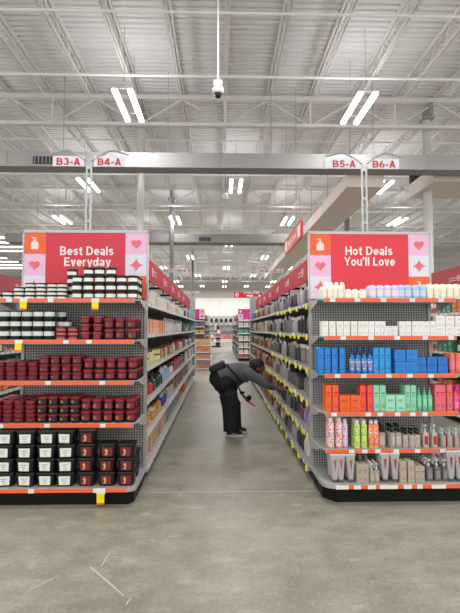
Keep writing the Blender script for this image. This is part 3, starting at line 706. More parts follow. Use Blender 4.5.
# --- right endcap
CRM, CRMC, LAV, BLU, SKY = (242, 238, 220), (248, 245, 232), (216, 206, 236), (168, 198, 236), (60, 150, 226)
g = 'pastel bottles on the right top shelf'
def pxr(a, step, n): return [a + step * k for k in range(n)]
row('tall cream bottle', 'right top shelf', 'bottle', g, 'round_bottle', pxr(324.8, 5.4, 4), .047, .118, (CRM, CRMC, (244, 240, 226)), RZ[0], deep=3, y=4.02)
row('raised cream bottle', 'right top shelf behind the tall ones', 'bottle', g, 'round_bottle', pxr(326.5, 5.4, 4), .047, .17, (CRM, CRMC, (244, 240, 226)), RZ[0], y=4.2)
row('short cream bottle', 'right top shelf', 'bottle', g, 'round_bottle', pxr(348.7, 7.1, 3), .062, .088, (CRM, CRMC, (246, 244, 232)), RZ[0], y=4.02)
row('lavender bottle', 'right top shelf', 'bottle', g, 'round_bottle', pxr(373, 7.6, 4), .066, .126, (LAV, (224, 216, 240), (232, 228, 243)), RZ[0], deep=2, y=4.03)
row('pale blue bottle', 'right top shelf', 'bottle', g, 'round_bottle', pxr(401.5, 7.3, 4), .064, .13, (BLU, (176, 206, 240), (200, 220, 244)), RZ[0], deep=2, y=4.03)
row('cream bottle with yellow tint', 'right top shelf', 'bottle', g, 'round_bottle', pxr(431, 6.6, 6), .056, .138, (CRM, CRMC, (244, 240, 220)), RZ[0], deep=2, y=4.03)
g = 'white cartons on the right second shelf'
row('white carton', 'right second shelf left group', 'carton', g, 'carton', pxr(325.5, 7.2, 6), .058, .135, ((242, 240, 232), (205, 198, 188)), RZ[1], deep=2, y=4.03, d=.055)
row('bright white carton', 'right second shelf', 'carton', g, 'carton', pxr(366.5, 5.6, 4), .048, .135, ((243, 243, 246), (214, 176, 176)), RZ[1], deep=1, y=4.03, d=.05)
row('low wide white carton', 'right second shelf middle', 'carton', g, 'squat_carton', (391.5,), .12, .045, ((243, 242, 240), (200, 140, 140)), RZ[1], layers=2, y=4.04, d=.1)
row('white carton', 'right second shelf centre-right group', 'carton', g, 'carton', (402.5, 408.6, 415, 421, 427.5, 433.5), .054, .135, ((242, 241, 238), (208, 186, 182)), RZ[1], deep=1, y=4.04, d=.055)
row('stacked white carton', 'right second shelf right end', 'carton', g, 'squat_carton', (441, 450.5, 460), .082, .092, ((240, 239, 237), (206, 176, 172)), RZ[1], layers=2, y=4.04, d=.07)
g = 'blue products on the right third shelf'
B1, B2 = (40, 132, 214), (20, 86, 170)
row('tall blue carton', 'right third shelf left group', 'carton', g, 'carton', (321, 327.5, 335, 342.5), .055, .232, (B1, B2, (30, 100, 186)), RZ[2], deep=2, y=4.03, d=.055)
FLB = floral('blue_floral_label', sr(70, 150, 224), sr(240, 120, 90), sr(240, 230, 230), 60)
row('blue spray bottle with flower label', 'right third shelf', 'spray bottle', g, 'spray_bottle', pxr(351.8, 5.9, 4), .046, .235, ((30, 120, 206), (26, 60, 140), FLB), RZ[2], y=4.03)
row('tall light blue carton', 'right third shelf middle group', 'carton', g, 'carton', (376.2, 382, 388.2), .052, .232, ((48, 160, 226), B2, (30, 110, 196)), RZ[2], y=4.03, d=.055)
row('squat blue carton', 'right third shelf taller pile', 'carton', g, 'squat_carton', (399.7, 411.4), .1, .107, (B1, B2), RZ[2], layers=2, y=4.05, d=.1)
row('low blue carton', 'right third shelf lower pile', 'carton', g, 'squat_carton', (421.3, 431.7, 442.2), .09, .072, ((36, 120, 206), B2), RZ[2], layers=2, y=4.05, d=.09)
row('coral bottle with orange cap', 'right third shelf right end', 'bottle', g, 'round_bottle', (451, 457.5), .05, .18, ((232, 110, 116), (242, 128, 40), (240, 130, 130)), RZ[2], deep=3, y=4.04)
g = 'bright products on the right fourth shelf'
OR, OD = (244, 104, 36), (150, 50, 20)
MI, MD = (146, 214, 178), (50, 120, 90)
row('tall orange carton', 'right fourth shelf left end', 'carton', g, 'carton', (328, 334.7), .057, .236, (OR, OD, (226, 40, 110)), RZ[3], deep=2, y=4.03, d=.055)
row('squat orange carton', 'right fourth shelf', 'carton', g, 'squat_carton', (344, 354.8), .092, .145, (OR, OD), RZ[3], y=4.03, d=.09)
row('tall pink-edged orange carton', 'right fourth shelf', 'carton', g, 'carton', (362.8, 369), .052, .232, ((246, 90, 60), OD, (226, 40, 130)), RZ[3], deep=2, y=4.03, d=.055)
row('tall mint carton', 'right fourth shelf left of squat mint ones', 'carton', g, 'carton', (375.4, 381.8), .054, .232, (MI, MD), RZ[3], deep=2, y=4.03, d=.055)
row('squat mint carton', 'right fourth shelf', 'carton', g, 'squat_carton', (389.0, 399.0), .085, .146, ((166, 226, 194), MD), RZ[3], y=4.03, d=.085)
row('tall mint carton', 'right fourth shelf right of squat mint ones', 'carton', g, 'carton', (406.5, 412.2), .048, .232, (MI, MD), RZ[3], deep=2, y=4.03, d=.055)
row('mint bottle with pointed cap', 'right fourth shelf', 'bottle', g, 'nozzle_bottle', (418, 423.3, 428.3), .044, .215, ((110, 200, 156), (100, 190, 150), (150, 224, 190)), RZ[3], y=4.03)
CO = (236, 108, 118)
row('tall coral carton', 'right fourth shelf', 'carton', g, 'carton', (436.6, 441.7, 448.5), .05, .235, (CO, (150, 40, 60)), RZ[3], deep=2, y=4.03, d=.055)
FLP = floral('pink_floral', sr(240, 80, 150), sr(250, 200, 220), sr(230, 60, 70), 70)
row('hot pink spray bottle', 'right fourth shelf right end', 'spray bottle', g, 'spray_bottle', (454, 459.5), .05, .225, ((236, 80, 110), (240, 60, 160), FLP), RZ[3], deep=2, y=4.03)
g = 'patterned cans on the right fifth shelf'
F1 = floral('peach_floral', sr(240, 214, 208), sr(236, 110, 60), sr(190, 120, 200), 48)
F2 = floral('lilac_floral', sr(214, 200, 232), sr(240, 90, 80), sr(250, 236, 240), 48)
F3 = floral('lime_floral', sr(196, 222, 110), sr(240, 236, 150), sr(90, 170, 120), 55)
F4 = floral('coral_floral', sr(240, 130, 110), sr(250, 210, 90), sr(240, 230, 230), 48)
row('white-capped peach flower-print can', 'right fifth shelf', 'spray can', g, 'aerosol_can', (329.8, 337.6), .062, .27, (F1, WL), RZ[4], deep=2, y=4.02)
row('white-capped lilac flower-print can', 'right fifth shelf', 'spray can', g, 'aerosol_can', (344,), .048, .255, (F2, (230, 226, 236)), RZ[4], y=4.02)
row('lime flower-print can', 'right fifth shelf', 'spray can', g, 'aerosol_can', (355.3, 362.6), .056, .25, (F3, (232, 232, 220)), RZ[4], deep=2, y=4.02)
row('coral flower-print can', 'right fifth shelf', 'spray can', g, 'aerosol_can', (369.5, 374.5), .05, .245, (F4, (236, 226, 226)), RZ[4], deep=1, y=4.02)
BG, BGL, CLR = (172, 158, 148), (196, 184, 174), (205, 205, 206)
g = 'small beige bottles on the right fifth shelf'
row('beige pump bottle with black pump', 'right fifth shelf left group', 'bottle', g, 'pump_bottle', (381, 389.2, 397), .055, .20, (BG, BL, BGL), RZ[4], deep=2, y=4.03, yaw=.5)
row('short beige bottle with black pump', 'right fifth shelf', 'bottle', g, 'pump_bottle', (403.3, 409.2, 415.5), .046, .165, (BGL, BL, (186, 172, 160)), RZ[4], deep=2, y=4.03, yaw=.5)
row('beige bottle with red drop and clear cap', 'right fifth shelf', 'bottle', g, 'pump_bottle', (423, 431.5), .05, .20, (BGL, CLR, (180, 40, 46)), RZ[4], deep=2, y=4.03)
row('clear-capped beige bottle', 'right fifth shelf right end', 'bottle', g, 'pump_bottle', (440.3, 447, 453.3, 459.5), .045, .16, (BG, CLR, (196, 160, 150)), RZ[4], layers=1, deep=3, y=4.03, yaw=.5)
g = 'tubes and cartons on the right base deck'
TB = (172, 171, 172)
row('grey tube with red emblem', 'right base deck left end', 'tube', g, 'tube', (333.5, 339.5, 349),   .078, .238, (TB, (90, 90, 94), (225, 225, 226), (176, 90, 96)), RD_, deep=3, y=3.91, gap=.06, yaw=.1)
row('beige carton', 'right base deck left pair', 'carton', g, 'carton', (357.8, 364), .052, .155, ((176, 166, 148), (110, 100, 90)), RD_, deep=2, y=3.90, d=.055)
row('small grey bottle with clear cap', 'right base deck left group', 'bottle', g, 'pump_bottle', (369.5, 374.5), .045, .165, ((160, 152, 138), CLR, (180, 172, 160)), RD_, deep=3, y=3.90)
row('tall clear bottle', 'right base deck behind the beige cartons', 'bottle', g, 'pump_bottle', (358, 364), .05, .22, ((170, 168, 164), CLR, BGL), RD_, deep=1, y=4.1)
row('grey tube with red emblem', 'right base deck middle', 'tube', g, 'tube', (383, 392.5), .078, .245, (TB, (90, 90, 94), (225, 225, 226), (176, 60, 70)), RD_, deep=3, y=3.91, gap=.06, yaw=.1)
row('beige carton', 'right base deck middle pair', 'carton', g, 'carton', (400.8, 408.5), .055, .18, ((184, 172, 154), (110, 100, 90)), RD_, deep=2, y=3.90, d=.055)
row('low beige carton', 'right base deck', 'carton', g, 'carton', (414.5, 419.6), .04, .135, ((184, 172, 154), (110, 100, 90)), RD_, deep=3, y=3.90, d=.05)
row('smoky grey bottle with clear cap', 'right base deck', 'bottle', g, 'pump_bottle', (425.8, 433.8, 441.5), .06, .185, ((104, 100, 100), CLR, (140, 134, 132)), RD_, deep=3, y=3.94)
row('grey tube with red emblem', 'right base deck right end', 'tube', g, 'tube', (448.2, 456.5), .078, .262, (TB, (90, 90, 94), (228, 228, 228), (176, 60, 70)), RD_, deep=3, y=3.91, gap=.06, yaw=.1)

# ------------------------------------------------------------------ aisle shelving runs
def run(x0, x1, y0, y1, levels, label, faces, far_panel=True, header=None, hz=(1.995, 2.215), tagcol=None, spine=2.3, tagstep=.17, rail=None):
    """double-sided gondola run between x0 and x1; faces: +1 shelves on the x1 side, -1 on the x0 side"""
    cx = (x0 + x1) / 2; hw = (x1 - x0) / 2; L = y1 - y0
    root = empty('aisle_shelving', (cx, y0, 0)); tag(root, label, 'shelving unit', 'aisle shelving runs')
    MB().box(-.025, .025, 0, L, .1, spine).build('pegboard_panel', PEGY, root)
    nb = max(1, int(round(L / 1.22)))
    b = MB()
    for k in range(nb + 1): b.box(-.04, .04, k * L / nb - (.02 if k == nb else 0), k * L / nb + (.02 if k < nb else 0), .0, spine + .02)
    b.build('upright', STEELD, root)
    if far_panel: MB().box(-hw, hw, L - .03, L, .1, ZT).build('end_panel', STEEL, root)
    for s in faces:
        for i, z in enumerate(levels):
            base = i == len(levels) - 1; dpt = hw if base else hw - .012
            xa, xb = sorted((s * .03, s * dpt))
            sh = MB().box(xa, xb, .0, L - .03, z - .015, z).build('base_deck' if base else 'shelf', STEEL, root)
            xa, xb = sorted((s * (dpt - .008), s * (dpt + .008)))
            MB().box(xa, xb, .0, L - .03, z - .035, z + .004).build('price_rail', rail or mat('rail_grey', sr(198, 198, 194), .35), sh)
            b = MB(); yy = .1; j = 0
            while yy < L - .2 and L < 12:
                xa, xb = sorted((s * (dpt + .0085), s * (dpt + .0105)))
                b.box(xa, xb, yy, yy + .06, z - .034, z + .001); yy += .12 + .1 * random.random()
            b.build('price_tag', TAGW, sh, label='white price tags')['kind'] = 'stuff'
            if base:
                xa, xb = sorted((s * .03, s * (hw - .04))); MB().box(xa, xb, .0, L - .03, 0, z - .02).build('kick_plate', BLACK, root)
            if tagcol and s in tagcol:
                yy = .1; n = 0
                while yy < (2.4, 2.6, 3.2, 5.0, 5.2, 4.6)[i] and n < 26:
                    w = .02
                    xa, xb = sorted((s * (dpt + .004), s * (dpt + .026)))
                    b = MB(); b.bm.verts.new
                    b.plateyz([(yy, z - .012), (yy + w, z - .012), (yy + w - .02, z - .06), (yy - .02, z - .06)], xa, xb)
                    b.build('hook_tag', TAGY, sh, label='yellow hook tag'); n += 1
                    if n % 3 == 0:
                        b = MB(); b.box(xa + .002, xb - .002, yy + .05, yy + .085, z - .03, z + .012); b.build('hook_tag', TAGW, sh, label='white hook tag')
                    yy += (.42, .38, .36, .32, .28, .34)[i] * random.uniform(.5, 1.5)
        if header:
            (ya, yb, m) = header
            xx = s * (hw - .005)
            xa, xb = sorted((xx, xx - s * .02))
            hd = MB().box(xa, xb, ya - y0, yb - y0, hz[0], hz[1]).build('header_panel', m, root, label='red header panel')
            b = MB()
            for k in range(int((yb - ya) / 1.2) + 1):
                yy = ya - y0 + .1 + k * 1.2
                if yy < yb - y0:
                    q0, q1 = sorted((xx - s * .02, s * .03)); b.box(q0, q1, yy - .006, yy + .006, hz[0] + .02, hz[0] + .05)
                    q0, q1 = sorted((xx - s * .012, xx - s * .028)); b.box(q0, q1, yy - .012, yy + .012, hz[0] - .05, hz[0] + .1)
            b.build('header_bracket', BLACK, hd)
            n = int((yb - ya) / 1.05); 
            for k in range(n):
                yc = ya - y0 + .38 + k * 1.0; zc = (hz[0] + hz[1]) / 2
                b = MB(); xo = xx + s * .002; p0, p1 = sorted((xo - s * .004, xo + s * .003))
                for q in range(20):
                    a0, a1 = 2 * PI * q / 20, 2 * PI * (q + 1) / 20
                    b.plateyz([(yc - .14 + rr * math.cos(a), zc + rr * math.sin(a)) for rr, a in ((.05, a0), (.05, a1), (.037, a1), (.037, a0))], p0, p1)
                b.plateyz([(yc - .14 + .022 * math.cos(2 * PI * q / 10), zc + .022 * math.sin(2 * PI * q / 10)) for q in range(10)], p0, p1)
                for q in range(4):
                    for zz in (.01, -.03): b.box(p0, p1, yc - .06 + q * .055, yc - .06 + q * .055 + .036, zc + zz, zc + zz + .016)
                b.build('header_emblem', mat('emblem_pink', sr(226, 180, 188), .5), hd, label='pale ring emblem')
    return root, cx, hw, y0
AZ = [1.762, 1.447, 1.11, .777, .45, .135]
L_run = run(LX0, LX1, 4.425, 13.05, AZ, 'long grey aisle shelving on the left of the main aisle', (1,), header=(4.5, 10.75, DRED))
R_run = run(RX0, RX1, 4.425, 13.05, AZ, 'long grey aisle shelving with yellow hook tags on the right', (-1,), header=(4.5, 10.9, DRED), tagcol=(-1,), rail=mat('rail_black_mesh', sr(150, 150, 142), .4))
FL_run = run(-3.6 - 1.23, -3.6, 4.6, 13.05, AZ, 'grey shelving run farther left beyond the left endcap', (1,), header=(4.7, 11.5, DRED2), hz=(2.1, 2.40))
FR_run = run(3.8, 5.03, 4.6, 13.05, AZ, 'grey shelving run farther right beyond the right endcap', (-1,), header=(4.7, 11.5, DRED2), hz=(2.12, 2.50))
b = MB()
for x, y, w, t in far_signs:
    s = aisle_sign(x, y - .02, 3.20, 0, 'distant twin aisle sign above the %s' % w, ZT + .003, t)

def fill(runinfo, side, shelf_i, z, spec, rname, sname, y_from=None):
    """spec: list of (y0,y1,kind,w,h,cols,layers,noun,cat) along the shelf; counts per bay"""
    root, cx, hw, y0 = runinfo
    counts = {}
    for (ya, yb, kind, w, h, cs, layers, noun, cat) in spec:
        y = ya + w / 2
        while y + w / 2 <= yb + 1e-6:
            bay = int((y - y0) / 1.22) + 1
            counts[bay] = counts.get(bay, 0) + 1
            hh = h; c = cs
            xx = cx + side * (hw - .05 - w * .5 if kind != 'package' else hw - .07)
            sc = random.uniform(.86, 1.06) if layers == 1 and 'distant' not in rname else 1; back = random.choice((0, 0, .015, .04, .06)) if kind in (B, CN, 'jar', PK) else random.uniform(0, .02)
            for l in range(layers):
                lv = '' if layers == 1 else (', %s' % ('lowest', 'on top', 'third up')[l])
                lab = '%s, %s %s, %s bay, %s along%s' % (noun, rname, sname, ordn(bay), ordn(counts[bay]), lv)
                pr = product(kind, w, hh, c, (xx - side * back, y, z + .001 + l * (hh + .001)), lab, cat, '%ss on the %s %s' % (cat, rname, sname), rz=(PI / 2 if side > 0 else -PI / 2), name=('carton' if cat == 'carton' and ('outer' in rname or 'distant' in rname) else None))
                pr.scale = (random.uniform(.88, 1.0), 1, sc)
            y += w * 1.06 + (.004 if w < .1 else .008)
WH, CR, GR, DK = (232, 230, 224), (226, 214, 188), (150, 150, 150), (60, 60, 62)
def seg(y0, y1, *opts):
    """slice y0..y1 into short stretches cycling through option tuples"""
    out = []; y = y0; k = 0
    while y < y1 - .01:
        n, rest = opts[k % len(opts)][0], opts[k % len(opts)][1:]
        e = min(y + n, y1); out.append((y, e) + rest); y = e; k += 1
    return out
B = 'bottle'; BX = 'squat_carton'; PK = 'package'; CN = 'canister'
rn = 'left aisle'
fill(L_run, 1, 0, AZ[0], seg(4.5, 9.2, (.5, B, .07, .20, (WH, (210, 200, 186), CR), 1, 'white bottle', 'bottle'), (.3, BX, .08, .17, (WH, (190, 180, 170)), 1, 'white carton', 'carton'), (.45, CN, .08, .17, (CR, WH, (210, 196, 170)), 1, 'cream canister', 'canister'))
     + seg(9.2, 11.2, (.6, CN, .11, .19, (CR, (200, 180, 140), WH), 1, 'cream canister', 'canister'), (.4, B, .1, .2, ((40, 60, 110), WH, (70, 90, 140)), 1, 'navy bottle', 'bottle'))
     + seg(11.2, 12.9, (.8, BX, .14, .2, ((120, 190, 196), (60, 130, 140)), 1, 'teal carton', 'carton')), rn, 'top shelf')
fill(L_run, 1, 1, AZ[1], seg(4.5, 6.3, (1.8, BX, .085, .082, ((232, 132, 92), (246, 236, 226), (240, 232, 224)), 2, 'orange and white carton', 'carton'))
     + seg(6.3, 9.4, (.5, CN, .07, .21, ((190, 190, 190), GR, (205, 205, 205)), 1, 'silver canister', 'canister'), (.3, B, .08, .2, (WH, GR, (220, 220, 220)), 1, 'white bottle', 'bottle'))
     + seg(9.4, 12.9, (.7, BX, .13, .18, ((44, 48, 90), (200, 120, 80)), 1, 'navy carton', 'carton'), (.4, BX, .12, .1, ((220, 130, 90), (240, 220, 200)), 1, 'orange carton', 'carton'), (.8, BX, .14, .17, ((40, 150, 160), WH), 1, 'teal carton', 'carton')), rn, 'second shelf')
fill(L_run, 1, 2, AZ[2], seg(4.5, 6.0, (.5, 'jar', .085, .075, ((226, 218, 150), (120, 84, 50), (236, 230, 170)), 2, 'pale yellow jar with brown lid', 'jar'), (.35, B, .075, .17, ((222, 214, 150), (110, 80, 50), WH), 1, 'pale yellow bottle', 'bottle'))
     + seg(6.0, 7.4, (.5, B, .08, .17, ((176, 126, 80), (90, 60, 40), (210, 180, 140)), 1, 'amber bottle', 'bottle'), (.4, CN, .08, .15, ((206, 190, 160), (160, 40, 40), CR), 1, 'cream canister with red lid', 'canister'))
     + seg(7.4, 9.6, (.6, B, .09, .19, ((200, 196, 190), (150, 30, 40), WH), 1, 'grey bottle with red cap', 'bottle'), (.6, BX, .12, .18, ((150, 26, 40), WH), 1, 'dark red carton', 'carton'))
     + seg(9.6, 12.9, (.7, BX, .13, .18, ((66, 44, 84), WH), 1, 'purple carton', 'carton'), (.6, B, .11, .18, (WH, DK, GR), 1, 'white bottle', 'bottle')), rn, 'third shelf')
fill(L_run, 1, 3, AZ[3], seg(4.5, 5.2, (.7, 'bottle', .08, .17, ((206, 52, 40), (90, 60, 50), (214, 70, 56)), 1, 'red bottle with brown cap', 'bottle'))
     + seg(5.2, 6.0, (.8, 'bottle', .08, .18, ((26, 62, 50), (60, 44, 36), (40, 90, 70)), 1, 'dark green bottle', 'bottle')) + seg(6.0, 6.8, (.8, 'bottle', .09, .18, ((140, 180, 220), WH, (190, 210, 230)), 1, 'light blue bottle', 'bottle'))
     + seg(6.8, 7.4, (.6, CN, .09, .18, ((170, 170, 168), (70, 60, 56), WH), 1, 'grey canister', 'canister')) + seg(7.4, 9.0, (1.6, BX, .15, .2, ((160, 26, 40), (210, 180, 160)), 1, 'large red carton', 'carton'))
     + seg(9.0, 10.2, (1.2, BX, .16, .2, ((70, 46, 38), WH), 1, 'brown carton', 'carton')) + seg(10.2, 12.9, (.7, BX, .14, .2, (WH, GR), 1, 'white carton', 'carton'), (.5, B, .12, .2, ((110, 120, 110), DK, WH), 1, 'grey-green bottle', 'bottle')), rn, 'fourth shelf')
fill(L_run, 1, 4, AZ[4], seg(4.5, 5.9, (.5, B, .085, .17, ((206, 150, 40), (90, 60, 30), (226, 176, 60)), 1, 'golden bottle', 'bottle'), (.4, 'jar', .09, .14, ((196, 120, 50), (220, 216, 210), (220, 170, 90)), 1, 'amber jar', 'jar'))
     + seg(5.9, 6.7, (.8, B, .09, .15, ((50, 60, 170), WH, (80, 90, 190)), 1, 'blue bottle', 'bottle')) + seg(6.7, 7.4, (.7, B, .09, .19, ((190, 190, 186), (120, 110, 100), WH), 1, 'pale grey bottle', 'bottle'))
     + seg(7.4, 8.6, (.5, BX, .12, .21, ((150, 110, 60), WH), 1, 'tan carton', 'carton'), (.5, BX, .12, .21, ((150, 34, 50), WH), 1, 'crimson carton', 'carton'))
     + seg(8.6, 11.2, (1.2, BX, .13, .22, ((110, 106, 102), WH), 1, 'grey carton', 'carton'), (.6, BX, .18, .2, ((80, 56, 50), WH), 1, 'dark brown carton', 'carton')) + seg(11.2, 12.9, (.9, BX, .15, .2, ((206, 204, 198), GR), 1, 'pale carton', 'carton')), rn, 'fifth shelf')
fill(L_run, 1, 5, AZ[5], seg(4.5, 6.6, (.7, BX, .15, .13, ((206, 150, 140), WH), 2, 'pink carton', 'carton'), (.5, BX, .13, .13, ((200, 164, 70), WH), 2, 'gold carton', 'carton'))
     + seg(9.8, 10.6, (.8, BX, .18, .24, ((206, 120, 60), WH), 1, 'orange carton', 'carton')), rn, 'base deck')
rn = 'right aisle'
P1 = (PK, .105, .23, ((176, 176, 176), (128, 128, 132), (236, 236, 236)), 1, 'grey hook pack', 'package')
P2 = (PK, .085, .21, ((140, 140, 142), (64, 64, 66), (226, 226, 224)), 1, 'dark hook pack', 'package')
P3 = (PK, .095, .22, ((236, 236, 234), (180, 180, 182), WH), 1, 'pale hook pack', 'package')
P4 = (PK, .09, .2, ((206, 184, 154), (134, 98, 72), (226, 212, 190)), 1, 'brown hook pack', 'package')
P5 = (PK, .1, .22, ((222, 206, 180), (190, 156, 126), WH), 1, 'tan hook pack', 'package')
P6 = (PK, .1, .22, ((190, 112, 74), (120, 66, 44), (232, 214, 194)), 1, 'copper hook pack', 'package')
def mix(y0, y1, n, *ps): return seg(y0, y1, *[(n,) + p for p in ps])
fill(R_run, -1, 0, AZ[0], mix(4.5, 6.2, .45, P1, P3, P2) + seg(6.2, 6.6, (.4, B, .1, .2, ((56, 48, 120), DK, (80, 70, 150)), 1, 'violet bottle', 'bottle')) + mix(6.6, 8.2, .4, P3, P1, P6) + mix(8.2, 11.9, .4, P6, P5, P4) + seg(11.9, 12.9, (1., B, .16, .25, ((50, 120, 220), WH, (70, 140, 230)), 1, 'bright blue bottle', 'bottle')), rn, 'top shelf')
fill(R_run, -1, 1, AZ[1], mix(4.5, 8.2, .4, P1, P2, P3, P1) + mix(8.2, 8.8, .3, P5, P4) + seg(8.8, 10.2, (.6, BX, .14, .22, ((206, 190, 160), (180, 60, 50)), 1, 'cream carton with red print', 'carton'), (.4, BX, .14, .21, ((70, 130, 150), WH), 1, 'teal carton', 'carton')) + mix(10.2, 12.9, .4, P5, P3, P4), rn, 'second shelf')
fill(R_run, -1, 2, AZ[2], seg(4.5, 5.2, (.7, CN, .1, .2, ((130, 130, 132), WH, GR), 1, 'grey canister with white lid', 'canister')) + mix(5.2, 7.6, .4, P2, P1, P2, P3) + mix(7.6, 12.9, .5, P4, P5, P6, P4), rn, 'third shelf')
fill(R_run, -1, 3, AZ[3], seg(4.5, 5.3, (.8, B, .1, .21, ((140, 138, 138), WH, GR), 1, 'grey bottle with white cap', 'bottle')) + seg(5.3, 6.2, (.9, BX, .16, .16, ((84, 84, 88), GR), 1, 'charcoal carton', 'carton')) + mix(6.2, 8.0, .35, P3, P5, P1) + mix(8.0, 12.9, .5, P4, P6, P5), rn, 'fourth shelf')
fill(R_run, -1, 4, AZ[4], seg(4.5, 5.1, (.6, B, .1, .22, ((166, 138, 186), (70, 40, 90), (180, 156, 200)), 1, 'lilac bottle', 'bottle')) + seg(5.1, 5.5, (.4, B, .08, .2, ((104, 40, 96), DK, (120, 60, 110)), 1, 'plum bottle', 'bottle')) + mix(5.5, 6.8, .4, P2, P1) + seg(6.8, 8.2, (.7, BX, .11, .2, ((96, 60, 44), (190, 160, 120)), 1, 'brown carton', 'carton'), (.3, BX, .11, .2, ((150, 96, 60), WH), 1, 'copper carton', 'carton')) + mix(8.2, 12.9, .5, P6, P4, P5), rn, 'fifth shelf')
fill(R_run, -1, 5, AZ[5], seg(4.5, 5.0, (.5, B, .09, .25, (WH, WH, (222, 222, 220)), 1, 'white bottle', 'bottle')) + mix(5.0, 6.4, .4, P2, P3, P1) + seg(6.4, 7.8, (.5, B, .1, .23, ((176, 160, 140), (90, 70, 60), WH), 1, 'tan bottle', 'bottle'), (.5, BX, .12, .2, ((90, 56, 44), WH), 1, 'brown carton', 'carton')) + mix(7.8, 12.9, .5, P4, P5), rn, 'base deck')
# outer runs, seen past the endcaps
for ri, sd, rn, dx in ((FL_run, 1, 'outer left aisle', 0), (FR_run, -1, 'outer right aisle', 0)):
    for i in range(1, 5) if sd > 0 else range(0, 5):
        sn = ('top shelf', 'second shelf', 'third shelf', 'fourth shelf', 'fifth shelf')[i]
        pal = [(B, .12, .21, ((200, 190, 180), WH, (170, 80, 60)), 1, 'pale bottle', 'bottle'), (BX, .15, .2, ((206, 110, 60), WH), 1, 'orange carton', 'carton'), (CN, .13, .19, ((90, 60, 50), DK, CR), 1, 'brown canister', 'canister'), (BX, .14, .2, ((70, 140, 110), WH), 1, 'green carton', 'carton')]
        random.shuffle(pal)
        fill(ri, sd, i, AZ[i], seg(6.3, 9.4, *[(.5,) + p for p in pal]), rn, sn)

# next block of shelving, across the far cross aisle
MAG = mat('sign_magenta', sr(232, 40, 150), .4)
L2 = run(LX0, LX1, 21.4, 31, AZ, 'distant shelving run left of the aisle, beyond the cross aisle', (1,), header=(21.6, 28, DRED), spine=2.0)
R2 = run(RX0, RX1, 21.4, 31, AZ, 'distant shelving run right of the aisle, beyond the cross aisle', (-1,), header=(21.6, 28, DRED), spine=2.0)
for ri, sd, rn in ((L2, 1, 'distant left run'), (R2, -1, 'distant right run')):
    for i in range(6):
        pal = [(BX, .42, .2, c, 1, n, 'carton') for c, n in ((((90, 60, 120), WH), 'purple carton'), (((60, 150, 90), WH), 'green carton'), (((190, 60, 60), WH), 'red carton'), (((220, 216, 208), GR), 'white carton'), (((60, 60, 66), WH), 'black carton'))]
        random.shuffle(pal)
        fill(ri, sd, i, AZ[i], seg(21.5, 26.0, *[(1.0,) + p for p in pal]), rn, ('top shelf', 'second shelf', 'third shelf', 'fourth shelf', 'fifth shelf', 'base deck')[i])
for (x0, x1, side) in ((LX0, LX1, 'left'), (RX0, RX1, 'right')):
    cx = (x0 + x1) / 2; hw = (x1 - x0) / 2; yb = 21.38
    root = empty('endcap_shelving', (cx, yb, 0)); tag(root, 'distant endcap under the magenta sign, %s side' % side, 'shelving unit', 'distant endcap units')
    MB().box(-hw, hw, -.03, 0, .1, ZT).build('pegboard_panel', PEG, root)
    for i, z in enumerate([1.9, 1.62, 1.3, .97, .64, .36]):
        sh = MB().box(-hw, hw, -.46, -.03, z - .02, z).build('shelf', STEEL, root)
        MB().box(-hw, hw, -.47, -.455, z - .035, z + .004).build('price_rail', WHITE, sh)
    MB().box(-hw + .02, hw - .02, -.5, -.03, 0, .13).build('kick_plate', BLACK, root)
    MB().box(-hw, hw, -.54, -.03, .13, .16).build('base_deck', STEEL, root)
    s = empty('promotional_sign', (cx, yb - .06, 1.98)); tag(s, 'magenta sign topping the distant %s endcap' % side, 'sign')
    MB().box(-hw, hw, 0, .03, 0, .48).build('magenta_panel', MAG, s)
    k = 1 if side == 'left' else -1
    xa, xb = sorted((k * hw, k * (hw - .26)))
    if side == 'right': xa, xb = -hw + .0, -hw + .24
    MB().box(xa, xb, -.006, 0, .0, .24).build('pale_panel', LILAC, s)
    MB().box(xa, xb, -.006, 0, .24, .48).build('pink_panel', PINKS if side == 'left' else MAG, s)
    MB().box((xa + xb) / 2 - .06, (xa + xb) / 2 + .06, -.012, -.004, .07, .19).build('motif', HEART, s)
    MB().box((xa + xb) / 2 - .05, (xa + xb) / 2 + .05, -.012, -.004, .31, .4).build('motif', WHITE if side == 'right' else HEART, s)
    for i, (z, c, noun, hh) in enumerate(((1.9, (60, 60, 62), 'dark carton', .07), (1.62, (150, 110, 170), 'lilac carton', .18), (1.3, (226, 180, 110), 'yellow carton', .16), (.97, (120, 70, 60), 'brown carton', .2), (.64, (210, 120, 120), 'pink carton', .2), (.36, (230, 222, 216), 'white carton', .16), (.16, (220, 90, 100), 'red carton', .14))):
        cc = c if side == 'left' else ((226, 224, 222), (232, 230, 228), (90, 180, 160), (224, 218, 210), (220, 200, 190), (232, 226, 220), (226, 110, 110))[i]
        nn = noun if side == 'left' else ('pale carton', 'white carton', 'teal carton', 'cream carton', 'beige carton', 'ivory carton', 'coral carton')[i]
        for k in range(5):
            x = x0 + .12 + k * .245
            product(BX, .2, hh, (cc, (170, 60, 60)), (x, yb - .3, z + .001), '%s, distant %s endcap, %s place from the left' % (nn, side, ordn(k + 1)), 'carton', 'cartons on the distant %s endcap' % side, name='carton')

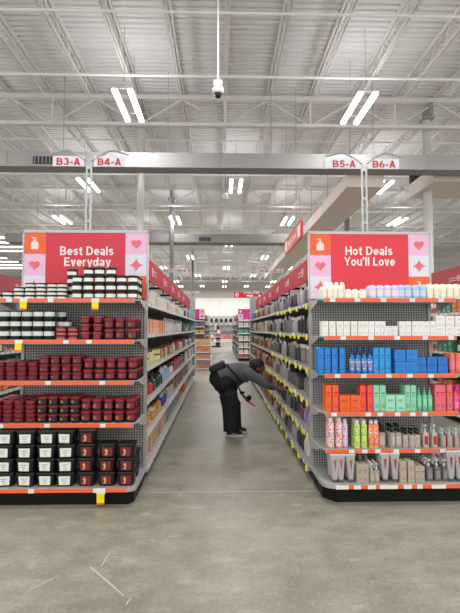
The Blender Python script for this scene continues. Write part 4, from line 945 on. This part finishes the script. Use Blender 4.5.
# free-standing rack of orange boxes
rx, ry = -.60, 16.5
rk = empty('display_rack', (rx, ry, 0)); tag(rk, 'white free-standing rack of orange and yellow boxes past the left shelving', 'display rack')
b = MB()
for sx in (-1, 1):
    for sy in (-1, 1): b.box(sx * .29 - .015, sx * .29 + .015, sy * .22 - .015, sy * .22 + .015, .0, 1.12)
b.build('post', WHITE, rk)
for z in (.06, .40, .66, .90): MB().box(-.305, .305, -.235, .235, z - .03, z).build('shelf', WHITE, rk)
MB().box(-.305, .305, .225, .235, .06, 1.12).build('back_panel', STEEL, rk)
for r_, (z, c1, h_, noun) in enumerate(((.90, (232, 160, 60), .075, 'yellow box'), (.66, (232, 140, 100), .07, 'orange box'), (.40, (226, 150, 110), .07, 'peach box'), (.06, (190, 110, 60), .1, 'brown box'))):
    for k in range(5):
        for l in range(2 if r_ < 3 else 1):
            product(BX, .105, h_, (c1, (246, 236, 220), ), (rx - .225 + k * .1125, ry - .17, z + .001 + l * (h_ + .022)), '%s on the free-standing rack, %s from the left, %s' % (noun, ordn(k + 1), ('lower layer', 'upper layer')[l]), 'box', 'boxes on the free-standing rack', name='small_box')
            if l == 0 and r_ < 3: pass
# red hanging signs
hs = empty('hanging_sign', (1.88, 10.0, 3.62)); tag(hs, 'red-orange hanging department sign above the right shelving', 'sign')
SG = mat('sign_vermilion', sr(238, 66, 52), .4)
MB().box(-.02, .02, 0, 2.5, 0, .36).build('sign_panel', SG, hs)
MB().box(-.026, .026, -.02, .0, -.02, .38).box(-.026, .026, 2.5, 2.52, -.02, .38).box(-.026, .026, 0, 2.5, -.02, 0).box(-.026, .026, 0, 2.5, .36, .38).build('frame', mat('frame_red', sr(190, 26, 40), .4), hs)
MB().box(-.024, -.019, .12, .42, .05, .31).build('white_panel', WHITE, hs); MB().box(-.024, -.019, 2.1, 2.38, .05, .31).build('white_panel', WHITE, hs)
text_obj('lettering', 'Nail Care', .17, WHITE, hs, (-.024, 1.28, .09), rot=(0, 0, -PI / 2), width=1.3, label='white sign lettering')
b = MB()
for y in (.7, 2.2): b.tube([(0, y, .37), (0, y, ZC - 3.62)], .006, 5)
b.build('hanging_wire', STEELD, hs)
a_ = at(234, 297.5, 31.2); c_ = at(262, 292.2, 31.2)
hs = empty('hanging_sign', ((a_.x + c_.x) / 2, 31.2, a_.z)); tag(hs, 'wide red hanging sign with a white bullseye far down the store', 'sign')
w_, h_ = (c_.x - a_.x) / 2, c_.z - a_.z
MB().box(-w_, w_, -.03, .03, 0, h_).build('sign_panel', mat('sign_deep_red', sr(200, 22, 40), .4), hs)
def ring(b, cx, cz, r0, r1, y0, y1, n=24):
    for q in range(n):
        t0, t1 = 2 * PI * q / n, 2 * PI * (q + 1) / n
        b.plate([(cx + rr * math.cos(a), cz + rr * math.sin(a)) for rr, a in ((r0, t0), (r1, t0), (r1, t1), (r0, t1))], y0, y1)
b = MB(); ring(b, -w_ + .2, h_ / 2, .09, .13, -.04, -.03); b.plate([(-w_ + .2 + .045 * math.cos(a), h_ / 2 + .045 * math.sin(a)) for a in [2 * PI * k / 16 for k in range(16)]], -.04, -.03); b.build('emblem', WHITE, hs)
b = MB(); b.box(-.1, .35, -.036, -.03, .08, .17); b.box(.75, w_ - .1, -.036, -.03, .08, .17); b.build('lettering_line', WHITE, hs)
b = MB()
for x in (-w_ * .8, w_ * .8): b.tube([(x, 0, h_), (x, 0, ZC - a_.z)], .01, 5)
b.build('hanging_wire', STEELD, hs)

# back wall display of wigs / dark round goods
bd = empty('wall_shelving', (.9, 50.9, 0)); tag(bd, 'long grey wall shelving with a pink deck against the back wall', 'shelving unit')
MB().box(-3, 3, .3, .38, 0, 3.0).build('back_panel', STEEL, bd)
for z in (2.0, 1.3, .45): MB().box(-3, 3, -.3, .3, z - .06, z).build('shelf', STEELD if z > .5 else mat('deck_pink', sr(196, 120, 124), .5), bd)
MB().box(-3, 3, -.4, .2, 0, .38).build('pink_plinth', mat('deck_pink2', sr(206, 190, 180), .5), bd)
for k in range(5):
    x = -.9 + k * .55
    w = empty('wig_stand', (x, 50.75, 2.0)); tag(w, 'dark wig on a stand, back wall shelf, %s from the left' % ordn(k + 1), 'wig', 'dark wigs on the back wall shelf')
    MB().lathe([(.1, 0), (.08, .02), (.02, .04), (.02, .3)], 10).build('stand', WHITE, w, True)
    MB().ball((0, 0, .48), (.17, .15, .26), 12).build('wig_hair', mat('wig_brown', sr(44, 26, 22), .6), w, True)
for k in range(9):
    product(BX, .5, .35, ((206, 120, 124) if k % 2 else (190, 90, 96), WH), (-1.3 + k * .55, 50.72, .451), 'pink carton at the foot of the back wall, %s from the left' % ordn(k + 1), 'carton', 'pink cartons at the back wall')
ff = empty('display_stand', (-.35, 37.0, 0)); tag(ff, 'white free-standing display with mixed goods beside the distant shopper', 'display rack')
MB().box(-.45, .45, -.3, .3, 0, .1).build('base', BLACK, ff)
MB().box(-.04, .04, .24, .3, .1, 1.9).build('post', WHITE, ff)
for i, z in enumerate((.45, .85, 1.2)): MB().box(-.42, .42, -.28, .28, z - .04, z).build('shelf', WHITE, ff)
for i, z in enumerate((.45, .85, 1.2)):
    for k in range(3):
        product(BX, .22, .2, (((90, 90, 94), (226, 222, 216), (130, 110, 150))[(i + k) % 3], WH), (-.35 - .28 + k * .28, 36.86, z + .001), 'small carton on the distant white display, %s shelf up, %s from left' % (ordn(i + 1), ordn(k + 1)), 'carton', 'cartons on the distant white display')

# ------------------------------------------------------------------ people
def remesh(o, vox, smooth=True):
    md = o.modifiers.new('union', 'REMESH'); md.mode = 'VOXEL'; md.voxel_size = vox; md.use_smooth_shade = True
    sm = o.modifiers.new('soften', 'SMOOTH'); sm.iterations = 3; sm.factor = .5
    dg = bpy.context.evaluated_depsgraph_get(); me = bpy.data.meshes.new_from_object(o.evaluated_get(dg)); o.modifiers.clear(); o.data = me
    for p in me.polygons: p.use_smooth = True
    return o
SKIN = noisy('skin_brown', sr(112, 74, 56), sr(128, 86, 66), 20, .5)
SHIRT = noisy('sweatshirt_charcoal', sr(78, 80, 86), sr(98, 100, 106), 60, .9, bump=.15)
PANTS = noisy('trousers_black', sr(14, 14, 16), sr(22, 22, 25), 20, .85)
HAIRM = noisy('hair_black', sr(14, 12, 12), sr(34, 28, 26), 70, .7, bump=.6)
def shopper():
    Y = 6.40
    root = empty('person', (.2, Y, 0)); tag(root, 'person in grey top and wide black trousers bending to the right shelf', 'person')
    V = lambda x, y, z: (x - .2, y, z)
    b = MB()
    # skeleton-following volumes of the body
    b.tube([V(.02, 0, .80), V(.14, 0, .87), V(.28, 0, .885), V(.42, 0, .87), V(.47, 0, .875)], [(.15, .10), (.135, .09), (.15, .10), (.16, .10), (.09, .06)], 16)
    b.tube([V(.44, 0, .885), V(.50, 0, .93)], [.055, .05], 12)
    b.ball(V(.555, 0, .955), (.095, .078, .105), 20, Matrix.Rotation(math.radians(115), 3, 'Y'))
    b.ball(V(.575, 0, .905), (.06, .055, .05), 12)                       # jaw
    b.tube([V(.605, 0, .93), V(.640, 0, .915), V(.625, 0, .905)], [.012, .013, .014], 8)     # nose
    for s in (-1, 1): b.ball(V(.54, s * .078, .945), (.02, .012, .03), 8)                    # ears
    b.tube([V(.60, -.022, .893), V(.60, .022, .893)], .009, 6)                               # lips
    for s, hip, knee, ank in ((-1, (.05, -.09, .80), (.17, -.10, .45), (.17, -.10, .09)), (1, (.05, .09, .80), (.22, .10, .45), (.24, .10, .09))):
        b.tube([V(*hip), V(*knee), V(*ank)], [.085, .058, .04], 12)
        b.tube([V(ank[0] - .03, ank[1], .055), V(ank[0] + .12, ank[1], .045)], [.035, .03], 10)
    arms = {-1: [(.43, -.16, .875), (.63, -.17, .735), (.80, -.08, .655)], 1: [(.42, .16, .85), (.25, .20, .68), (.335, .14, .545)]}
    for s, p in arms.items(): b.tube([V(*q) for q in p], [.05, .04, .028], 12)
    # right hand reaching: palm and five fingers
    b.tube([V(.79, -.085, .66), V(.84, -.06, .64), V(.88, -.045, .63)], [(.03, .017), (.042, .018), (.038, .014)], 10)
    for k, (dy, ln) in enumerate(((-.033, .068), (-.012, .08), (.010, .075), (.030, .058))):
        b.tube([V(.875, -.045 + dy, .628), V(.875 + ln * .5, -.045 + dy * 1.1, .622), V(.875 + ln * .95, -.045 + dy * 1.15, .598)], [.0105, .0095, .008], 8)
    b.tube([V(.82, -.025, .638), V(.855, .008, .612), V(.885, .012, .592)], [.013, .011, .009], 8)
    # left hand holding the product
    b.tube([V(.335, .14, .55), V(.36, .13, .515), V(.39, .125, .485)], [(.028, .017), (.038, .019), (.036, .016)], 10)
    for k, (dy, ln) in enumerate(((-.03, .06), (-.01, .07), (.01, .066), (.028, .052))):
        b.tube([V(.385, .125 + dy, .487), V(.385 + ln * .55, .125 + dy, .462), V(.385 + ln * .45, .125 + dy, .425)], [.0105, .0095, .008], 8)
    b.tube([V(.345, .105, .52), V(.372, .082, .49), V(.405, .085, .47)], [.013, .011, .009], 8)
    body = b.build('body', SKIN, root); remesh(body, .0065)
    # eyes
    for s in (-1, 1): MB().ball(V(.622, s * .03, .955), .011, 8).build('eye', mat('eye_white', sr(220, 216, 210), .3), root, True)
    # hair: short, curly
    b = MB(); b.ball(V(.535, 0, .985), (.112, .093, .09), 24, Matrix.Rotation(math.radians(-15), 3, 'Y')); b.ball(V(.487, 0, .955), (.07, .082, .075), 16)
    for i in range(90):
        a, e = random.uniform(0, 2 * PI), random.uniform(-.1, PI / 2)
        b.ball(V(.53 + .105 * math.cos(a) * math.cos(e), .085 * math.sin(a) * math.cos(e), .985 + .082 * math.sin(e)), random.uniform(.012, .022), 6)
    h = b.build('hair', HAIRM, root); remesh(h, .009)
    # sweatshirt
    b = MB()
    b.tube([V(.0, 0, .83), V(.06, 0, .862), V(.16, 0, .875), V(.28, 0, .88), V(.40, 0, .865), V(.465, 0, .875)], [(.19, .145), (.187, .142), (.185, .132), (.19, .138), (.185, .135), (.10, .08)], 20)
    b.ball(V(.41, -.14, .875), .085, 12); b.ball(V(.41, .14, .86), .085, 12)
    b.tube([V(.41, -.15, .875), V(.53, -.17, .80), V(.64, -.17, .735), V(.72, -.135, .69), V(.775, -.10, .667)], [.083, .068, .057, .048, .040], 14)
    b.tube([V(.41, .15, .85), V(.33, .18, .76), V(.25, .20, .685), V(.272, .185, .645)], [.08, .066, .055, .045], 14)
    b.tube([V(.45, 0, .88), V(.485, 0, .915)], [.07, .062], 14)
    t = b.build('sweatshirt', SHIRT, root); remesh(t, .011)
    # wide trousers
    b = MB()
    b.ball(V(.055, 0, .80), (.175, .175, .145), 20); b.ball(V(.0, -.07, .80), (.15, .11, .14), 16); b.ball(V(.0, .07, .80), (.15, .11, .14), 16)
    for s, dx in ((-1, 0), (1, .035)):
        b.tube([V(.02, s * .08, .80), V(.075, s * .09, .70), V(.125 + dx * .5, s * .10, .58), V(.155 + dx, s * .10, .42), V(.165 + dx, s * .10, .25), V(.17 + dx, s * .10, .10), V(.17 + dx, s * .10, .07)], [.145, .15, .135, .122, .117, .116, .118], 18)
    t = b.build('trousers', PANTS, root); remesh(t, .012)
    # shoes
    for s, x in ((-1, .17), (1, .24)):
        b = MB(); b.tube([V(x - .07, s * .1, .05), V(x, s * .1, .065), V(x + .08, s * .1, .05), V(x + .15, s * .1, .035)], [(.036, .03), (.042, .05), (.044, .032), (.034, .02)], 14)
        sh = b.build('shoe', mat('shoe_black', sr(30, 30, 32), .5), root, True)
        b = MB(); pts = [(x - .2 + .04 + .125 * math.cos(a), s * .1 + .047 * math.sin(a)) for a in [2 * PI * k / 20 for k in range(20)]]; b.prism(pts, 0, .025); b.build('sole', mat('sole_white', sr(225, 225, 220), .5), sh, label='white sole')
        b = MB(); b.box(x - .2 + .0, x - .2 + .07, s * .1 - .046, s * .1 + .046, .035, .045); b.build('side_stripe', mat('sole_white', sr(225, 225, 220), .5), sh, label='white side stripe')
    # watch
    b = MB(); b.tube([V(.333, .15, .575), V(.337, .142, .556)], [.036, .036], 14); b.build('watch', BLACK, root, True, label='black wristwatch')
    # crossbody bag, worn
    bag = empty('shoulder_bag', (-.03, Y - .02, .962)); tag(bag, 'black shoulder bag lying on the bending shopper\'s lower back', 'bag')
    b = MB(); b.rbox([(.105, .13, -.04), (.12, .15, -.025), (.122, .152, .02), (.11, .135, .045)], r=.25, seg=3); o = b.build('bag_body', mat('bag_black', sr(26, 26, 29), .7), bag, True); o.rotation_euler = (0, math.radians(-24), 0)
    b = MB(); b.rbox([(.06, .1, .03), (.05, .09, .048)], r=.5, seg=4); o = b.build('bag_flap', mat('bag_black2', sr(36, 36, 40), .6), bag, True); o.rotation_euler = (0, math.radians(-24), 0)
    pts = [(.08, -.10, .045), (.14, -.17, .035), (.19, -.205, -.03), (.25, -.21, -.09), (.30, -.19, -.16), (.34, -.13, -.205)]
    b = MB(); b.tube(pts, [(.012, .016)] * len(pts), 8); b.build('strap', mat('bag_black', sr(26, 26, 29), .7), bag, True)
    hp = empty('held_product', (.405, Y + .12, .455)); tag(hp, 'slim pink item with black top in the shopper\'s lowered hand', 'product')
    MB().tube([(-.03, 0, .02), (.04, -.01, -.03), (.12, -.02, -.075)], [.014, .014, .01], 8).build('handle', mat('item_pink', sr(200, 80, 96), .4), hp, True, label='pink handle')
    MB().ball((.02, -.01, .035), (.04, .02, .05), 12, Matrix.Rotation(.6, 3, 'Y')).build('head', BLACK, hp, True, label='black head')
shopper()
def far_shopper():
    root = empty('person', (-.12, 38.4, 0)); tag(root, 'distant person in a pink top standing by the back display', 'person')
    b = MB()
    b.tube([(0, 0, .9), (0, 0, 1.1), (0, 0, 1.38), (0, 0, 1.44)], [(.15, .1), (.13, .09), (.17, .1), (.08, .07)], 12)
    b.tube([(0, 0, 1.42), (0, 0, 1.52)], .05, 8); b.ball((0, 0, 1.60), (.075, .09, .115), 14); b.tube([(0, -.08, 1.6), (0, -.11, 1.58)], .014, 6)
    for s in (-1, 1):
        b.tube([(s * .08, 0, .92), (s * .09, -.02, .5), (s * .09, 0, .08)], [.09, .06, .045], 10); b.tube([(s * .09, .03, .04), (s * .09, -.14, .035)], .04, 8); b.ball((s * .08, -.02, 1.62), (.012, .012, .02), 6)
        b.tube([(s * .17, 0, 1.38), (s * .21, 0, 1.12), (s * .18, -.12, .92)], [.05, .04, .03], 10)
        for k in range(4): b.tube([(s * .18 + (k - 1.5) * .018, -.12, .92), (s * .18 + (k - 1.5) * .02, -.145, .84 + .01 * abs(k - 1.5))], [.012, .009], 5)
        b.tube([(s * .16, -.12, .92), (s * .135, -.15, .87)], [.013, .009], 5)
    o = b.build('body', SKIN, root); remesh(o, .014)
    b = MB(); b.tube([(0, 0, .84), (0, 0, 1.1), (0, 0, 1.38), (0, 0, 1.45)], [(.19, .14), (.17, .13), (.2, .13), (.1, .09)], 14)
    for s in (-1, 1): b.tube([(s * .17, 0, 1.38), (s * .22, 0, 1.12), (s * .2, -.07, 1.0)], [.065, .055, .045], 10)
    remesh(b.build('pink_top', mat('top_pink', sr(190, 120, 124), .8), root), .02)
    b = MB()
    for s in (-1, 1): b.tube([(s * .08, 0, .92), (s * .1, 0, .5), (s * .1, 0, .07)], [.12, .1, .09], 10)
    remesh(b.build('trousers', PANTS, root), .02)
    b = MB(); b.ball((0, .02, 1.64), (.12, .12, .14), 14); b.ball((0, .07, 1.52), (.12, .07, .16), 12); remesh(b.build('hair', HAIRM, root), .02)
far_shopper()
print('COUNTS', CNT, len(bpy.data.objects))
